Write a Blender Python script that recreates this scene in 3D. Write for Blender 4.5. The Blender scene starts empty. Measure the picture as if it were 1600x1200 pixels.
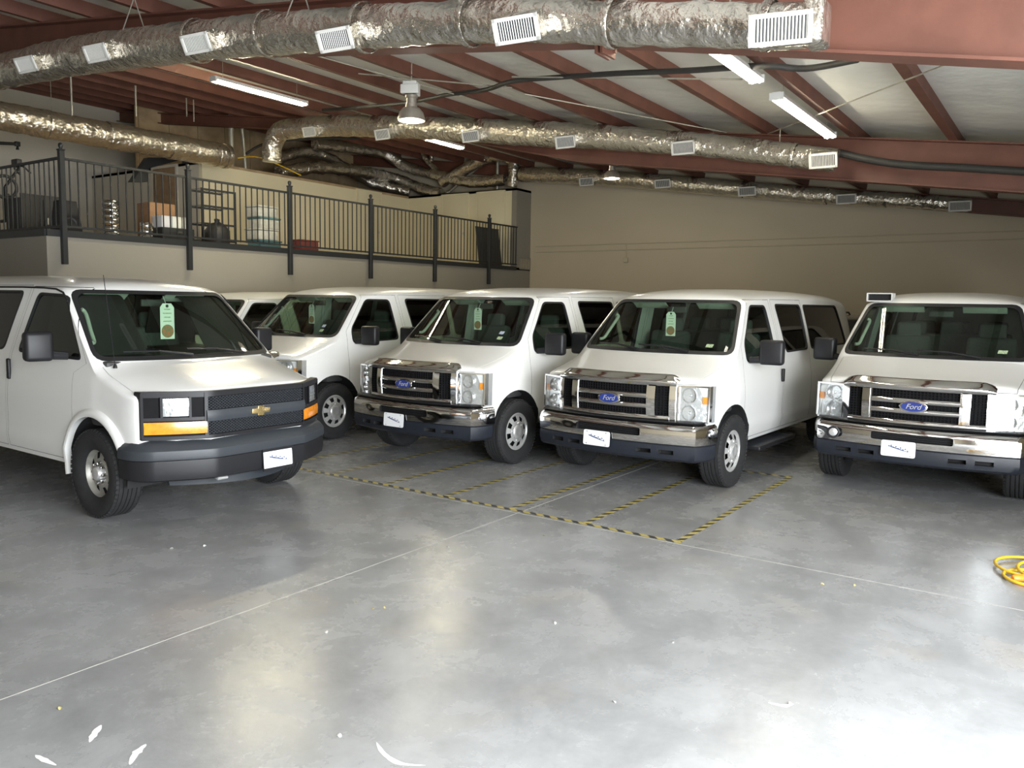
import bpy, bmesh, math, random
import numpy as np
from mathutils import Vector, Matrix, noise
R = math.radians
scene = bpy.context.scene
col = scene.collection
random.seed(7)

# ---------------------------------------------------------------- camera
F_PX, YAW, PITCH, ROLL, CAM_H = 1269.6, R(34.53), R(5.718), R(0.9325), 1.849
fw = Vector((math.cos(YAW)*math.cos(PITCH), math.sin(YAW)*math.cos(PITCH), -math.sin(PITCH)))
rt = Vector((math.sin(YAW), -math.cos(YAW), 0))
up = rt.cross(fw)
rt2 = math.cos(ROLL)*rt + math.sin(ROLL)*up
up2 = -math.sin(ROLL)*rt + math.cos(ROLL)*up
cam_d = bpy.data.cameras.new('camera'); cam = bpy.data.objects.new('camera', cam_d); col.objects.link(cam)
cam_d.sensor_width = 36.0; cam_d.lens = F_PX*36.0/1600.0; cam_d.clip_start = 0.05
m = Matrix((rt2, up2, -fw)).transposed().to_4x4(); m.translation = Vector((0, 0, CAM_H)); cam.matrix_world = m
scene.camera = cam
# ---------------------------------------------------------------- world, daylight, exposure
w = bpy.data.worlds.new('world'); scene.world = w; w.use_nodes = True
w.node_tree.nodes['Background'].inputs[0].default_value = (0.75, 0.86, 1.0, 1)
w.node_tree.nodes['Background'].inputs[1].default_value = 1.2
def area(name, loc, rot, sx, sy, power, colr):
    l = bpy.data.lights.new(name, 'AREA'); l.shape = 'RECTANGLE'; l.size = sx; l.size_y = sy; l.energy = power; l.color = colr
    o = bpy.data.objects.new(name, l); o.location = loc; o.rotation_euler = rot; col.objects.link(o); return o
# daylight entering through the open bay doors in the right-hand wall (beside / behind the camera)
area('daylight_bay_door', (1.0, -2.6, 1.66), (R(82), 0, 0), 7.8, 3.15, 1650, (0.93, 0.97, 1.0))
vs = scene.view_settings
vs.view_transform = 'Standard'; vs.look = 'None'; vs.gamma = 1.0; vs.use_curve_mapping = False
vs.exposure = 0.2
scene.cycles.max_bounces = 10; scene.cycles.diffuse_bounces = 4; scene.cycles.glossy_bounces = 4
scene.cycles.transparent_max_bounces = 16; scene.cycles.caustics_reflective = False; scene.cycles.caustics_refractive = False
scene.cycles.sample_clamp_indirect = 4.0

# ---------------------------------------------------------------- materials
def mat(name, base, rough=0.5, metal=0.0, coat=0.0, var=0.0, scale=8.0, bump=0.0, bscale=30.0, emit=None, estr=0.0, spec=None, base2=None, bdist=0.02):
    M = bpy.data.materials.new(name); M.use_nodes = True
    nt = M.node_tree; b = nt.nodes['Principled BSDF']
    b.inputs['Base Color'].default_value = (*base, 1); b.inputs['Roughness'].default_value = rough; b.inputs['Metallic'].default_value = metal
    if coat: b.inputs['Coat Weight'].default_value = coat; b.inputs['Coat Roughness'].default_value = 0.06
    if spec is not None: b.inputs['Specular IOR Level'].default_value = spec
    if emit: b.inputs['Emission Color'].default_value = (*emit, 1); b.inputs['Emission Strength'].default_value = estr
    tc = nt.nodes.new('ShaderNodeTexCoord')
    if var or base2:
        n = nt.nodes.new('ShaderNodeTexNoise'); n.inputs['Scale'].default_value = scale; n.inputs['Detail'].default_value = 6
        nt.links.new(tc.outputs['Object'], n.inputs['Vector'])
        r = nt.nodes.new('ShaderNodeValToRGB'); c2 = base2 if base2 else tuple(x*(1-var) for x in base)
        r.color_ramp.elements[0].color = (*c2, 1); r.color_ramp.elements[1].color = (*base, 1)
        r.color_ramp.elements[0].position = 0.35; r.color_ramp.elements[1].position = 0.65
        nt.links.new(n.outputs['Fac'], r.inputs['Fac']); nt.links.new(r.outputs['Color'], b.inputs['Base Color'])
    if bump:
        n2 = nt.nodes.new('ShaderNodeTexNoise'); n2.inputs['Scale'].default_value = bscale; n2.inputs['Detail'].default_value = 4
        nt.links.new(tc.outputs['Object'], n2.inputs['Vector'])
        bp = nt.nodes.new('ShaderNodeBump'); bp.inputs['Strength'].default_value = bump; bp.inputs['Distance'].default_value = bdist
        nt.links.new(n2.outputs['Fac'], bp.inputs['Height']); nt.links.new(bp.outputs['Normal'], b.inputs['Normal'])
    return M
def glass_mat(name, tint, refl=1.0):
    M = bpy.data.materials.new(name); M.use_nodes = True; nt = M.node_tree; nt.nodes.clear()
    o = nt.nodes.new('ShaderNodeOutputMaterial'); mx = nt.nodes.new('ShaderNodeMixShader')
    t = nt.nodes.new('ShaderNodeBsdfTransparent'); t.inputs[0].default_value = (*tint, 1)
    g = nt.nodes.new('ShaderNodeBsdfGlossy'); g.inputs['Roughness'].default_value = 0.015; g.inputs[0].default_value = (refl, refl, refl, 1)
    f = nt.nodes.new('ShaderNodeFresnel'); f.inputs['IOR'].default_value = 1.5
    ge = nt.nodes.new('ShaderNodeNewGeometry'); om = nt.nodes.new('ShaderNodeMath'); om.operation = 'SUBTRACT'; om.inputs[0].default_value = 1.0; nt.links.new(ge.outputs['Backfacing'], om.inputs[1])
    mu = nt.nodes.new('ShaderNodeMath'); mu.operation = 'MULTIPLY'; nt.links.new(f.outputs[0], mu.inputs[0]); nt.links.new(om.outputs[0], mu.inputs[1])   # a thin pane reflects at its outer face only
    nt.links.new(mu.outputs[0], mx.inputs[0]); nt.links.new(t.outputs[0], mx.inputs[1]); nt.links.new(g.outputs[0], mx.inputs[2]); nt.links.new(mx.outputs[0], o.inputs[0])
    return M
MT = {}
MT['paint'] = mat('white_paint', (0.80, 0.80, 0.78), 0.28, coat=0.6)
MT['trim_in'] = mat('cabin_trim', (0.50, 0.52, 0.48), 0.7, var=.1)
MT['seat'] = mat('seat_cloth', (0.085, 0.095, 0.09), 0.9, var=.2, scale=40)
MT['dash'] = mat('dash_plastic', (0.05, 0.05, 0.05), 0.6, bump=.1, bscale=200)
MT['black'] = mat('black_plastic', (0.014, 0.014, 0.016), 0.42, bump=.05, bscale=300, spec=.3)
MT['grey_pl'] = mat('grey_bumper_plastic', (0.030, 0.035, 0.042), 0.45, bump=.05, bscale=300)
MT['meshblack'] = mat('matt_black_mesh', (0.008, 0.008, 0.009), 0.75, var=.2, spec=.15)
MT['dkblue_pl'] = mat('blue_grey_valance_plastic', (0.012, 0.015, 0.023), 0.45, bump=.05, bscale=300)
MT['rubber'] = mat('tyre_rubber', (0.016, 0.016, 0.017), 0.8, var=.3, scale=20, bump=.1, bscale=120)
MT['gasket'] = mat('rubber_gasket', (0.012, 0.012, 0.013), 0.55, bump=.03, bscale=100)
MT['chrome'] = mat('chrome', (0.80, 0.80, 0.80), 0.07, 1.0, bump=.01, bscale=6)
MT['satin'] = mat('satin_silver', (0.66, 0.66, 0.65), 0.3, 0.55, var=.1, scale=20)
MT['steel_wheel'] = mat('grey_steel_wheel', (0.48, 0.47, 0.43), 0.4, 0.6, var=.25, scale=14)
MT['dark'] = mat('dark_underbody', (0.012, 0.012, 0.013), 0.85, var=.2)
MT['amber'] = mat('amber_lens', (0.9, 0.30, 0.02), 0.18, coat=.5, var=.25, scale=25)
MT['reflector'] = mat('lamp_reflector', (0.66, 0.67, 0.68), 0.16, 0.6, bump=.35, bscale=26, bdist=.01)
MT['lens'] = glass_mat('clear_lens', (0.97, 0.98, 0.98))
MT['windshield'] = glass_mat('tinted_windshield', (0.78, 0.86, 0.79))
MT['frontglass'] = glass_mat('tinted_door_glass', (0.70, 0.77, 0.71))
MT['privacy'] = glass_mat('privacy_glass', (0.24, 0.25, 0.25))
MT['plate'] = mat('plate_white', (0.85, 0.86, 0.88), 0.35, var=.03)
MT['ink'] = mat('plate_ink', (0.06, 0.09, 0.20), 0.5, var=.1)
MT['blackink'] = mat('black_ink', (0.03, 0.03, 0.03), 0.5, var=.1)
MT['badge_blue'] = mat('badge_blue', (0.02, 0.04, 0.22), 0.25, coat=.5, var=.1)
MT['gold'] = mat('gold_badge', (0.72, 0.55, 0.26), 0.25, 0.9, var=.1)
MT['paper'] = mat('white_card', (0.86, 0.88, 0.84), 0.7, var=.04)
MT['seal_red'] = mat('printed_red', (0.55, 0.16, 0.08), 0.7, base2=(.12, .22, .12), scale=60)
MT['sticker'] = mat('sticker_green', (0.60, 0.72, 0.45), 0.6, base2=(.12, .2, .12), scale=120)
MT['sticker_b'] = mat('sticker_blue', (0.75, 0.80, 0.85), 0.6, base2=(.2, .3, .5), scale=120)
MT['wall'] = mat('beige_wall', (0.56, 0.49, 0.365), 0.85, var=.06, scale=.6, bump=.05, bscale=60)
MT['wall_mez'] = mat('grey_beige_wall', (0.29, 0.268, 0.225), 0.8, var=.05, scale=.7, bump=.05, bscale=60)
MT['cream'] = mat('cream_drywall', (0.80, 0.73, 0.52), 0.8, var=.05, scale=.8, bump=.04, bscale=60)
MT['white_wall'] = mat('offwhite_drywall', (0.55, 0.52, 0.45), 0.85, var=.05, scale=.8)
MT['ply'] = mat('plywood', (0.50, 0.37, 0.22), 0.8, base2=(.36, .26, .15), scale=3)
MT['redsteel'] = mat('red_oxide_steel', (0.170, 0.067, 0.044), 0.55, var=.25, scale=3, bump=.05, bscale=40)
MT['insul'] = mat('white_insulation_vinyl', (0.84, 0.83, 0.77), 0.5, var=.1, scale=1.5, bump=.5, bscale=2.5, bdist=.06)
MT['foil'] = mat('crinkled_foil', (0.80, 0.76, 0.68), 0.22, 0.95, var=.15, scale=5, bump=.9, bscale=11, bdist=.05)
MT['register'] = mat('white_register', (0.75, 0.74, 0.70), 0.5, var=.05)
MT['galv'] = mat('galvanised_pipe', (0.55, 0.53, 0.45), 0.4, 0.6, var=.2, scale=10)
MT['cable'] = mat('black_cable', (0.03, 0.028, 0.025), 0.6, var=.2)
MT['rail'] = mat('black_railing', (0.018, 0.02, 0.022), 0.45, bump=.03, bscale=150)
MT['lampwhite'] = mat('lamp_white_enamel', (0.75, 0.75, 0.72), 0.4, var=.05)
MT['lampmetal'] = mat('lamp_aluminium', (0.55, 0.50, 0.44), 0.35, 0.7, var=.1)
MT['tube'] = mat('fluorescent_tube', (1, 1, 1), 0.4, emit=(1.0, 0.92, 0.70), estr=36)
MT['tube_warm'] = mat('warm_fluorescent_tube', (1, 1, 1), 0.4, emit=(1.0, 0.90, 0.62), estr=170)
MT['bulb'] = mat('lamp_bulb', (1, 1, 1), 0.4, emit=(1.0, 0.96, 0.86), estr=14)
MT['yellow'] = mat('yellow_hose', (0.80, 0.52, 0.03), 0.4, var=.1)
MT['orange'] = mat('orange_plastic', (0.85, 0.25, 0.03), 0.4, var=.1)
MT['joint'] = mat('joint_sealant', (0.50, 0.49, 0.45), 0.7, var=.3, scale=12)
MT['brown_door'] = mat('brown_wood_door', (0.28, 0.19, 0.11), 0.6, base2=(.2, .13, .07), scale=6)
MT['cardboard'] = mat('cardboard', (0.30, 0.17, 0.09), 0.8, var=.15, scale=12)
MT['redbin'] = mat('dark_red_plastic', (0.20, 0.04, 0.03), 0.5, var=.2)
MT['teal'] = mat('teal_lid', (0.10, 0.22, 0.24), 0.4, var=.1)
MT['clearbin'] = mat('milky_bin', (0.60, 0.60, 0.54), 0.4, var=.2, scale=14)
MT['suv'] = mat('dark_suv_paint', (0.03, 0.028, 0.026), 0.25, coat=.7, var=.1)
MT['leaf'] = mat('dry_leaf', (0.50, 0.42, 0.16), 0.8, var=.3, scale=90)
MT['scrap'] = mat('paper_scrap', (0.80, 0.80, 0.76), 0.8, var=.1, scale=60)

def concrete():
    M = bpy.data.materials.new('sealed_concrete'); M.use_nodes = True; nt = M.node_tree; b = nt.nodes['Principled BSDF']; L = nt.links.new
    tc = nt.nodes.new('ShaderNodeTexCoord')
    def noise_(scale, det, dist=0.0, rough=.55):
        n = nt.nodes.new('ShaderNodeTexNoise'); n.inputs['Scale'].default_value = scale; n.inputs['Detail'].default_value = det
        n.inputs['Distortion'].default_value = dist; n.inputs['Roughness'].default_value = rough; L(tc.outputs['Object'], n.inputs['Vector']); return n
    n1 = noise_(0.45, 8, .25); n2 = noise_(2.4, 10, .25, .68); n3 = noise_(26, 5); n4 = noise_(1.1, 6, .4)
    r1 = nt.nodes.new('ShaderNodeValToRGB'); e = r1.color_ramp.elements
    e[0].position = .30; e[0].color = (.165, .167, .169, 1); e[1].position = .72; e[1].color = (.41, .416, .424, 1)
    x = e.new(.5); x.color = (.275, .279, .283, 1)
    mx = nt.nodes.new('ShaderNodeMix'); mx.data_type = 'FLOAT'; mx.inputs[0].default_value = .45
    L(n1.outputs['Fac'], mx.inputs[2]); L(n2.outputs['Fac'], mx.inputs[3]); L(mx.outputs[0], r1.inputs['Fac'])
    # brownish stains
    r2 = nt.nodes.new('ShaderNodeValToRGB'); r2.color_ramp.elements[0].position = .58; r2.color_ramp.elements[0].color = (0, 0, 0, 1)
    r2.color_ramp.elements[1].position = .75; r2.color_ramp.elements[1].color = (.5, .5, .5, 1); L(n4.outputs['Fac'], r2.inputs['Fac'])
    m2 = nt.nodes.new('ShaderNodeMix'); m2.data_type = 'RGBA'; L(r2.outputs['Color'], m2.inputs[0]); L(r1.outputs['Color'], m2.inputs[6]); m2.inputs[7].default_value = (.33, .29, .24, 1)
    # pale scuffs
    v = nt.nodes.new('ShaderNodeTexNoise'); v.inputs['Scale'].default_value = 5; v.inputs['Detail'].default_value = 10; v.inputs['Roughness'].default_value = .78; v.inputs['Distortion'].default_value = .3
    L(tc.outputs['Object'], v.inputs['Vector'])
    r3 = nt.nodes.new('ShaderNodeValToRGB'); r3.color_ramp.elements[0].position = .67; r3.color_ramp.elements[0].color = (0, 0, 0, 1)
    r3.color_ramp.elements[1].position = .74; r3.color_ramp.elements[1].color = (.6, .6, .6, 1); L(v.outputs['Fac'], r3.inputs['Fac'])
    m3 = nt.nodes.new('ShaderNodeMix'); m3.data_type = 'RGBA'; L(r3.outputs['Color'], m3.inputs[0]); L(m2.outputs[2], m3.inputs[6]); m3.inputs[7].default_value = (.62, .61, .59, 1)
    L(m3.outputs[2], b.inputs['Base Color'])
    r4 = nt.nodes.new('ShaderNodeMapRange'); r4.inputs['To Min'].default_value = .13; r4.inputs['To Max'].default_value = .40; L(n2.outputs['Fac'], r4.inputs['Value']); L(r4.outputs[0], b.inputs['Roughness'])
    bp = nt.nodes.new('ShaderNodeBump'); bp.inputs['Strength'].default_value = .08; bp.inputs['Distance'].default_value = .01; L(n3.outputs['Fac'], bp.inputs['Height']); L(bp.outputs['Normal'], b.inputs['Normal'])
    b.inputs['Specular IOR Level'].default_value = .45
    return M
MT['concrete'] = concrete()
def hazard():
    M = bpy.data.materials.new('hazard_stripes'); M.use_nodes = True; nt = M.node_tree; b = nt.nodes['Principled BSDF']; L = nt.links.new
    tc = nt.nodes.new('ShaderNodeTexCoord'); s = nt.nodes.new('ShaderNodeSeparateXYZ'); L(tc.outputs['Object'], s.inputs[0])
    ad = nt.nodes.new('ShaderNodeMath'); ad.operation = 'ADD'; L(s.outputs[0], ad.inputs[0]); L(s.outputs[1], ad.inputs[1])
    mu = nt.nodes.new('ShaderNodeMath'); mu.operation = 'MULTIPLY'; mu.inputs[1].default_value = 7.0; L(ad.outputs[0], mu.inputs[0])
    fr = nt.nodes.new('ShaderNodeMath'); fr.operation = 'FRACT'; L(mu.outputs[0], fr.inputs[0])
    r = nt.nodes.new('ShaderNodeValToRGB'); r.color_ramp.interpolation = 'CONSTANT'
    r.color_ramp.elements[0].color = (.44, .36, .10, 1); r.color_ramp.elements[1].position = .52; r.color_ramp.elements[1].color = (.035, .033, .03, 1)
    L(fr.outputs[0], r.inputs['Fac']); L(r.outputs['Color'], b.inputs['Base Color']); b.inputs['Roughness'].default_value = .5
    return M
MT['hazard'] = hazard()

# ---------------------------------------------------------------- mesh helpers
class MB:
    def __init__(s): s.v = []; s.f = []
    def add(s, v, f):
        o = len(s.v); s.v += [tuple(p) for p in v]; s.f += [tuple(i+o for i in q) for q in f]; return s
    def box(s, c, d, rot=None):
        x, y, z = d[0]/2, d[1]/2, d[2]/2
        V = [Vector((a*x, b*y, e*z)) for a in (-1, 1) for b in (-1, 1) for e in (-1, 1)]
        if rot is not None: V = [rot @ p for p in V]
        return s.add([p+Vector(c) for p in V], [(0, 1, 3, 2), (4, 6, 7, 5), (0, 4, 5, 1), (2, 3, 7, 6), (0, 2, 6, 4), (1, 5, 7, 3)])
    def prism(s, pts, axis, a, b):           # pts: 2-D outline in the two other axes
        def mk(p, t): q = list(p); q.insert(axis, t); return q
        n = len(pts); V = [mk(p, a) for p in pts]+[mk(p, b) for p in pts]
        F = [tuple(range(n))[::-1], tuple(range(n, 2*n))]+[(i, (i+1) % n, n+(i+1) % n, n+i) for i in range(n)]
        return s.add(V, F)
    def tube(s, path, r, seg=8, caps=True, closed=False):
        path = [Vector(p) for p in path]; n = len(path); rr = r if hasattr(r, '__len__') else [r]*n
        V = []; prev = None
        for i, p in enumerate(path):
            t = (path[(i+1) % n]-path[i-1]) if closed else (path[min(i+1, n-1)]-path[max(i-1, 0)])
            t.normalize()
            if prev is None: a = t.orthogonal().normalized()
            else: a = (prev-prev.dot(t)*t).normalized()
            prev = a; b = t.cross(a)
            V += [p+rr[i]*(math.cos(k*2*math.pi/seg)*a+math.sin(k*2*math.pi/seg)*b) for k in range(seg)]
        F = []
        for i in range(n if closed else n-1):
            j = (i+1) % n
            F += [(i*seg+k, i*seg+(k+1) % seg, j*seg+(k+1) % seg, j*seg+k) for k in range(seg)]
        if caps and not closed: F += [tuple(range(seg))[::-1], tuple((n-1)*seg+k for k in range(seg))]
        return s.add(V, F)
    def lathe(s, prof, seg=32, axis='y', caps=False):   # prof: (radius, along axis)
        V = []; n = len(prof)
        for k in range(seg):
            a = 2*math.pi*k/seg; ca, sa = math.cos(a), math.sin(a)
            for r, t in prof:
                V.append((r*ca, t, r*sa) if axis == 'y' else (r*ca, r*sa, t))
        F = [(k*n+i, ((k+1) % seg)*n+i, ((k+1) % seg)*n+i+1, k*n+i+1) for k in range(seg) for i in range(n-1)]
        if caps: F += [tuple(k*n for k in range(seg)), tuple(k*n+n-1 for k in range(seg))]
        return s.add(V, F)
    def grid(s, fn, nu, nv):
        V = [fn(i/nu, j/nv) for i in range(nu+1) for j in range(nv+1)]
        return s.add(V, [(i*(nv+1)+j, (i+1)*(nv+1)+j, (i+1)*(nv+1)+j+1, i*(nv+1)+j+1) for i in range(nu) for j in range(nv)])
    def slab(s, fn, nu, nv, off):            # closed solid between fn and fn+off
        n = (nu+1)*(nv+1); o = Vector(off)
        A = [Vector(fn(i/nu, j/nv)) for i in range(nu+1) for j in range(nv+1)]; ix = lambda i, j: i*(nv+1)+j
        F = []
        for i in range(nu):
            for j in range(nv): F += [(ix(i, j), ix(i+1, j), ix(i+1, j+1), ix(i, j+1)), (n+ix(i, j), n+ix(i, j+1), n+ix(i+1, j+1), n+ix(i+1, j))]
        for i in range(nu):
            for j in (0, nv): F.append((ix(i, j), ix(i+1, j), n+ix(i+1, j), n+ix(i, j)))
        for j in range(nv):
            for i in (0, nu): F.append((ix(i, j), ix(i, j+1), n+ix(i, j+1), n+ix(i, j)))
        return s.add(A+[p+o for p in A], F)
    def mesh(s, name, material=None, smooth=35, bevel=0, bseg=2):
        me = bpy.data.meshes.new(name); bm = bmesh.new()
        vs_ = [bm.verts.new(p) for p in s.v]
        for f in s.f:
            if len(set(f)) > 2:
                try: bm.faces.new([vs_[i] for i in f])
                except ValueError: pass
        bmesh.ops.recalc_face_normals(bm, faces=bm.faces)
        if bevel: bmesh.ops.bevel(bm, geom=list(bm.edges), offset=bevel, segments=bseg, affect='EDGES', profile=.5, clamp_overlap=True)
        bm.to_mesh(me); bm.free()
        if material: me.materials.append(MT[material])
        if smooth:
            me.shade_smooth(); me.set_sharp_from_angle(angle=R(smooth))
        return me
def obj(name, me, parent=None, loc=(0, 0, 0), rot=(0, 0, 0), **props):
    o = bpy.data.objects.new(name, me); col.objects.link(o); o.parent = parent; o.location = loc; o.rotation_euler = rot
    for k, v in props.items(): o[k] = v
    return o
def thing(name, label, cat, loc=(0, 0, 0), rotz=0, group=None):
    o = obj(name, None, None, loc, (0, 0, rotz), label=label, category=cat); o.empty_display_size = .1
    if group: o['group'] = group
    return o
def struct(name, me, parent=None, **k):
    o = obj(name, me, parent, **k)
    if parent is None: o['kind'] = 'structure'
    return o
def solid(a, b, op):                         # boolean of two meshes -> new mesh
    oa = bpy.data.objects.new('a', a); ob = bpy.data.objects.new('b', b); col.objects.link(oa); col.objects.link(ob)
    md = oa.modifiers.new('b', 'BOOLEAN'); md.operation = op; md.object = ob; md.solver = 'EXACT'; md.material_mode = 'TRANSFER'
    dg = bpy.context.evaluated_depsgraph_get(); dg.update()
    me = bpy.data.meshes.new_from_object(oa.evaluated_get(dg), depsgraph=dg)
    bpy.data.objects.remove(oa); bpy.data.objects.remove(ob)
    return me
def finish(me, name, smooth=32, force=None):
    me.name = name
    if force:
        me.materials.clear(); me.materials.append(MT[force])
        for p in me.polygons: p.material_index = 0
    me.shade_smooth(); me.set_sharp_from_angle(angle=R(smooth)); return me
def rounded(pts, r, n=4):
    out = []; N = len(pts)
    for i in range(N):
        p0, p, p1 = Vector(pts[i-1]), Vector(pts[i]), Vector(pts[(i+1) % N])
        a = (p0-p); b = (p1-p); d = min(r, a.length*.45, b.length*.45); A = p+a.normalized()*d; B = p+b.normalized()*d
        for k in range(n+1):
            t = k/n; out.append(tuple((1-t)**2*A+2*t*(1-t)*p+t*t*B))
    return out
def scaled(pts, d):                          # shrink (d<0) / grow an outline about its centre by distance d
    c = sum((Vector(p) for p in pts), Vector((0, 0)))/len(pts); xs = [p[0] for p in pts]; ys = [p[1] for p in pts]
    hx, hy = (max(xs)-min(xs))/2, (max(ys)-min(ys))/2
    return [(c[0]+(p[0]-c[0])*(1+d/hx), c[1]+(p[1]-c[1])*(1+d/hy)) for p in pts]
def smoothpath(pts, n=8):
    P = [Vector(p) for p in pts]; out = []
    for i in range(len(P)-1):
        p0, p1, p2, p3 = P[max(i-1, 0)], P[i], P[i+1], P[min(i+2, len(P)-1)]
        for k in range(n):
            t = k/n; out.append(.5*((2*p1)+(p2-p0)*t+(2*p0-5*p1+4*p2-p3)*t*t+(3*p1-p0-3*p2+p3)*t**3))
    return out+[P[-1]]
def text_mesh(s, size, material, extrude=.002, shear=0.0):
    cu = bpy.data.curves.new('t', 'FONT'); cu.body = s; cu.size = size; cu.extrude = extrude; cu.shear = shear; cu.align_x = 'CENTER'; cu.align_y = 'CENTER'
    o = bpy.data.objects.new('t', cu); col.objects.link(o); dg = bpy.context.evaluated_depsgraph_get(); dg.update()
    me = bpy.data.meshes.new_from_object(o.evaluated_get(dg)); bpy.data.objects.remove(o)
    me.materials.clear(); me.materials.append(MT[material]); return me
def rbox(name, d, material, bevel=.03, c=(0, 0, 0), rot=None, seg=3):
    return MB().box(c, d, rot).mesh(name, material, 50, bevel, seg)

# ---------------------------------------------------------------- the hall: floor, walls, roof
ROOF0, SL = 3.83, 0.135                      # underside of purlins: z = ROOF0 + SL*y
X0, X1, Y0, Y1 = -7.0, 18.95, -2.7, 21.0
YB, XB = 12.5, 6.05                          # mezzanine front plane and its left corner
fl = struct('floor', MB().box(((X0+X1)/2, (Y0-3+Y1)/2, -.1), (X1-X0, Y1-Y0+3, .2)).mesh('floor', 'concrete', 0))
for a, b in (((X0, 3.93), (X1, 3.93)), ((5.83, Y0), (5.83, Y1)), ((X0, -2.2), (X1, -2.2)), ((-.4, Y0), (-.4, Y1))):
    mb = MB()
    if a[1] == b[1]: mb.box(((a[0]+b[0])/2, a[1], .0005), (b[0]-a[0], .006, .001))
    else: mb.box((a[0], (a[1]+b[1])/2, .0006), (.006, b[1]-a[1], .001))
    obj('floor_joint', mb.mesh('floor_joint', 'joint', 0), fl)
H = 6.9
struct('wall_back', MB().box((X1+.1, (Y0+Y1)/2, H/2), (.2, Y1-Y0, H)).mesh('wall_back', 'wall', 0))
struct('wall_front', MB().box((X0-.1, (Y0+Y1)/2, H/2), (.2, Y1-Y0, H)).mesh('wall_front', 'wall', 0))
struct('wall_far', MB().box(((X0+X1)/2, Y1+.1, H/2), (X1-X0, .2, H)).mesh('wall_far', 'white_wall', 0))
# right wall with the open bay door the daylight comes through
wr = MB(); DX0, DX1, DH = -2.95, 4.95, 3.3
wr.box(((X0+DX0)/2, Y0-.1, 2), (DX0-X0, .2, 4)).box(((DX1+X1)/2, Y0-.1, 2), (X1-DX1, .2, 4)).box(((DX0+DX1)/2, Y0-.1, (DH+4)/2), (DX1-DX0, .2, 4-DH))
struct('wall_right', wr.mesh('wall_right', 'wall', 0))
struct('driveway', MB().box((0, Y0-8, -.12), (40, 15, .2)).mesh('driveway', 'concrete', 0))
# mezzanine: lower walls, deck, room on top
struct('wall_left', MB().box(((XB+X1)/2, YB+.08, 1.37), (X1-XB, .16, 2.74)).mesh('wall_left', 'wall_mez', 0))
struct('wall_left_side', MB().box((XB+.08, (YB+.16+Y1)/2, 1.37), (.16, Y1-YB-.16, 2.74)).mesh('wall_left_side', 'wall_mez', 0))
struct('mezzanine_floor', MB().box(((XB+X1)/2, (YB+Y1)/2, 2.76), (X1-XB, Y1-YB, .06)).mesh('mezzanine_floor', 'ply', 0))
struct('trim_deck_edge', MB().box(((XB+18.25)/2, YB-.012, 2.765), (18.25-XB, .03, .10)).box((XB-.012, (YB+Y1)/2, 2.765), (.03, Y1-YB, .10)).mesh('trim_deck_edge', 'rail', 0))
RX, RY, RZ = 11.35, 16.35, 4.9               # room on the mezzanine: left side, front plane, top
struct('wall_room_front', MB().box(((RX+18.25)/2, RY+.06, (RZ+2.79)/2), (18.25-RX, .12, RZ-2.79)).mesh('wall_room_front', 'cream', 0))
struct('wall_room_side', MB().box((RX+.06, (RY+.12+Y1)/2, (RZ+2.79)/2), (.12, Y1-RY-.12, RZ-2.79)).mesh('wall_room_side', 'white_wall', 0))
struct('wall_room_end', MB().box((18.32, (YB+.16+RY)/2, (RZ+2.79)/2), (.14, RY-YB-.16, RZ-2.79)).mesh('wall_room_end', 'cream', 0))
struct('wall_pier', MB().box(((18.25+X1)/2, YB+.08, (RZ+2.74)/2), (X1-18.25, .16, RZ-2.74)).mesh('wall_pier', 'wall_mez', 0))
struct('room_top', MB().box(((RX+X1)/2, (RY+Y1)/2, RZ-.03), (X1-RX, Y1-RY, .06)).box((18.6, (YB+RY)/2, RZ-.03), (.7, RY-YB, .06)).mesh('room_top', 'ply', 0))
wf = struct('wall_plywood', MB().box((15.2, 19.2, 5.7), (7.4, .06, 1.7)).mesh('wall_plywood', 'ply', 0))
for k in range(9):
    obj('plywood_panel', MB().box((11.95+k*.82, 19.15, 5.7), (.80, .03, 1.66)).mesh('plywood_panel', 'ply', 0), wf)
# doors on the mezzanine
def door(n, m_, loc, w_, h_, axis, handle=1):
    d = (w_, .04, h_) if axis == 'x' else (.04, w_, h_)
    o = obj(n, rbox(n, d, m_, .004), None, loc, kind='structure')
    fr = MB(); t = .06
    for sx in (-1, 1): fr.box((sx*(w_/2+t/2), 0, 0) if axis == 'x' else (0, sx*(w_/2+t/2), 0), (t, .05, h_) if axis == 'x' else (.05, t, h_))
    fr.box((0, 0, h_/2+t/2), (w_+2*t, .05, t) if axis == 'x' else (.05, w_+2*t, t))
    obj('door_frame', fr.mesh('door_frame', m_ if m_ == 'cream' else 'white_wall', 0), o)
    kn = MB().lathe([(0, -.07), (.03, -.06), (.035, -.04), (.012, -.03), (.012, 0)], 12).mesh('door_knob', 'satin')
    k = obj('door_knob', kn, o, (w_*.4*handle, 0, -.05) if axis == 'x' else (0, w_*.4*handle, -.05), (0, 0, 0 if axis == 'x' else R(-90)))
door('door_1', 'brown_door', (RX-.03, 17.75, 3.82), .9, 2.05, 'y')
door('door_2', 'cream', (18.235, 14.6, 3.80), .85, 2.02, 'y', -1)
door('door_3', 'cream', (18.235, 13.35, 3.80), .85, 2.02, 'y', 1)
door('door_4', 'cream', (16.6, RY-.02, 3.80), .85, 2.02, 'x', 1)

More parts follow.
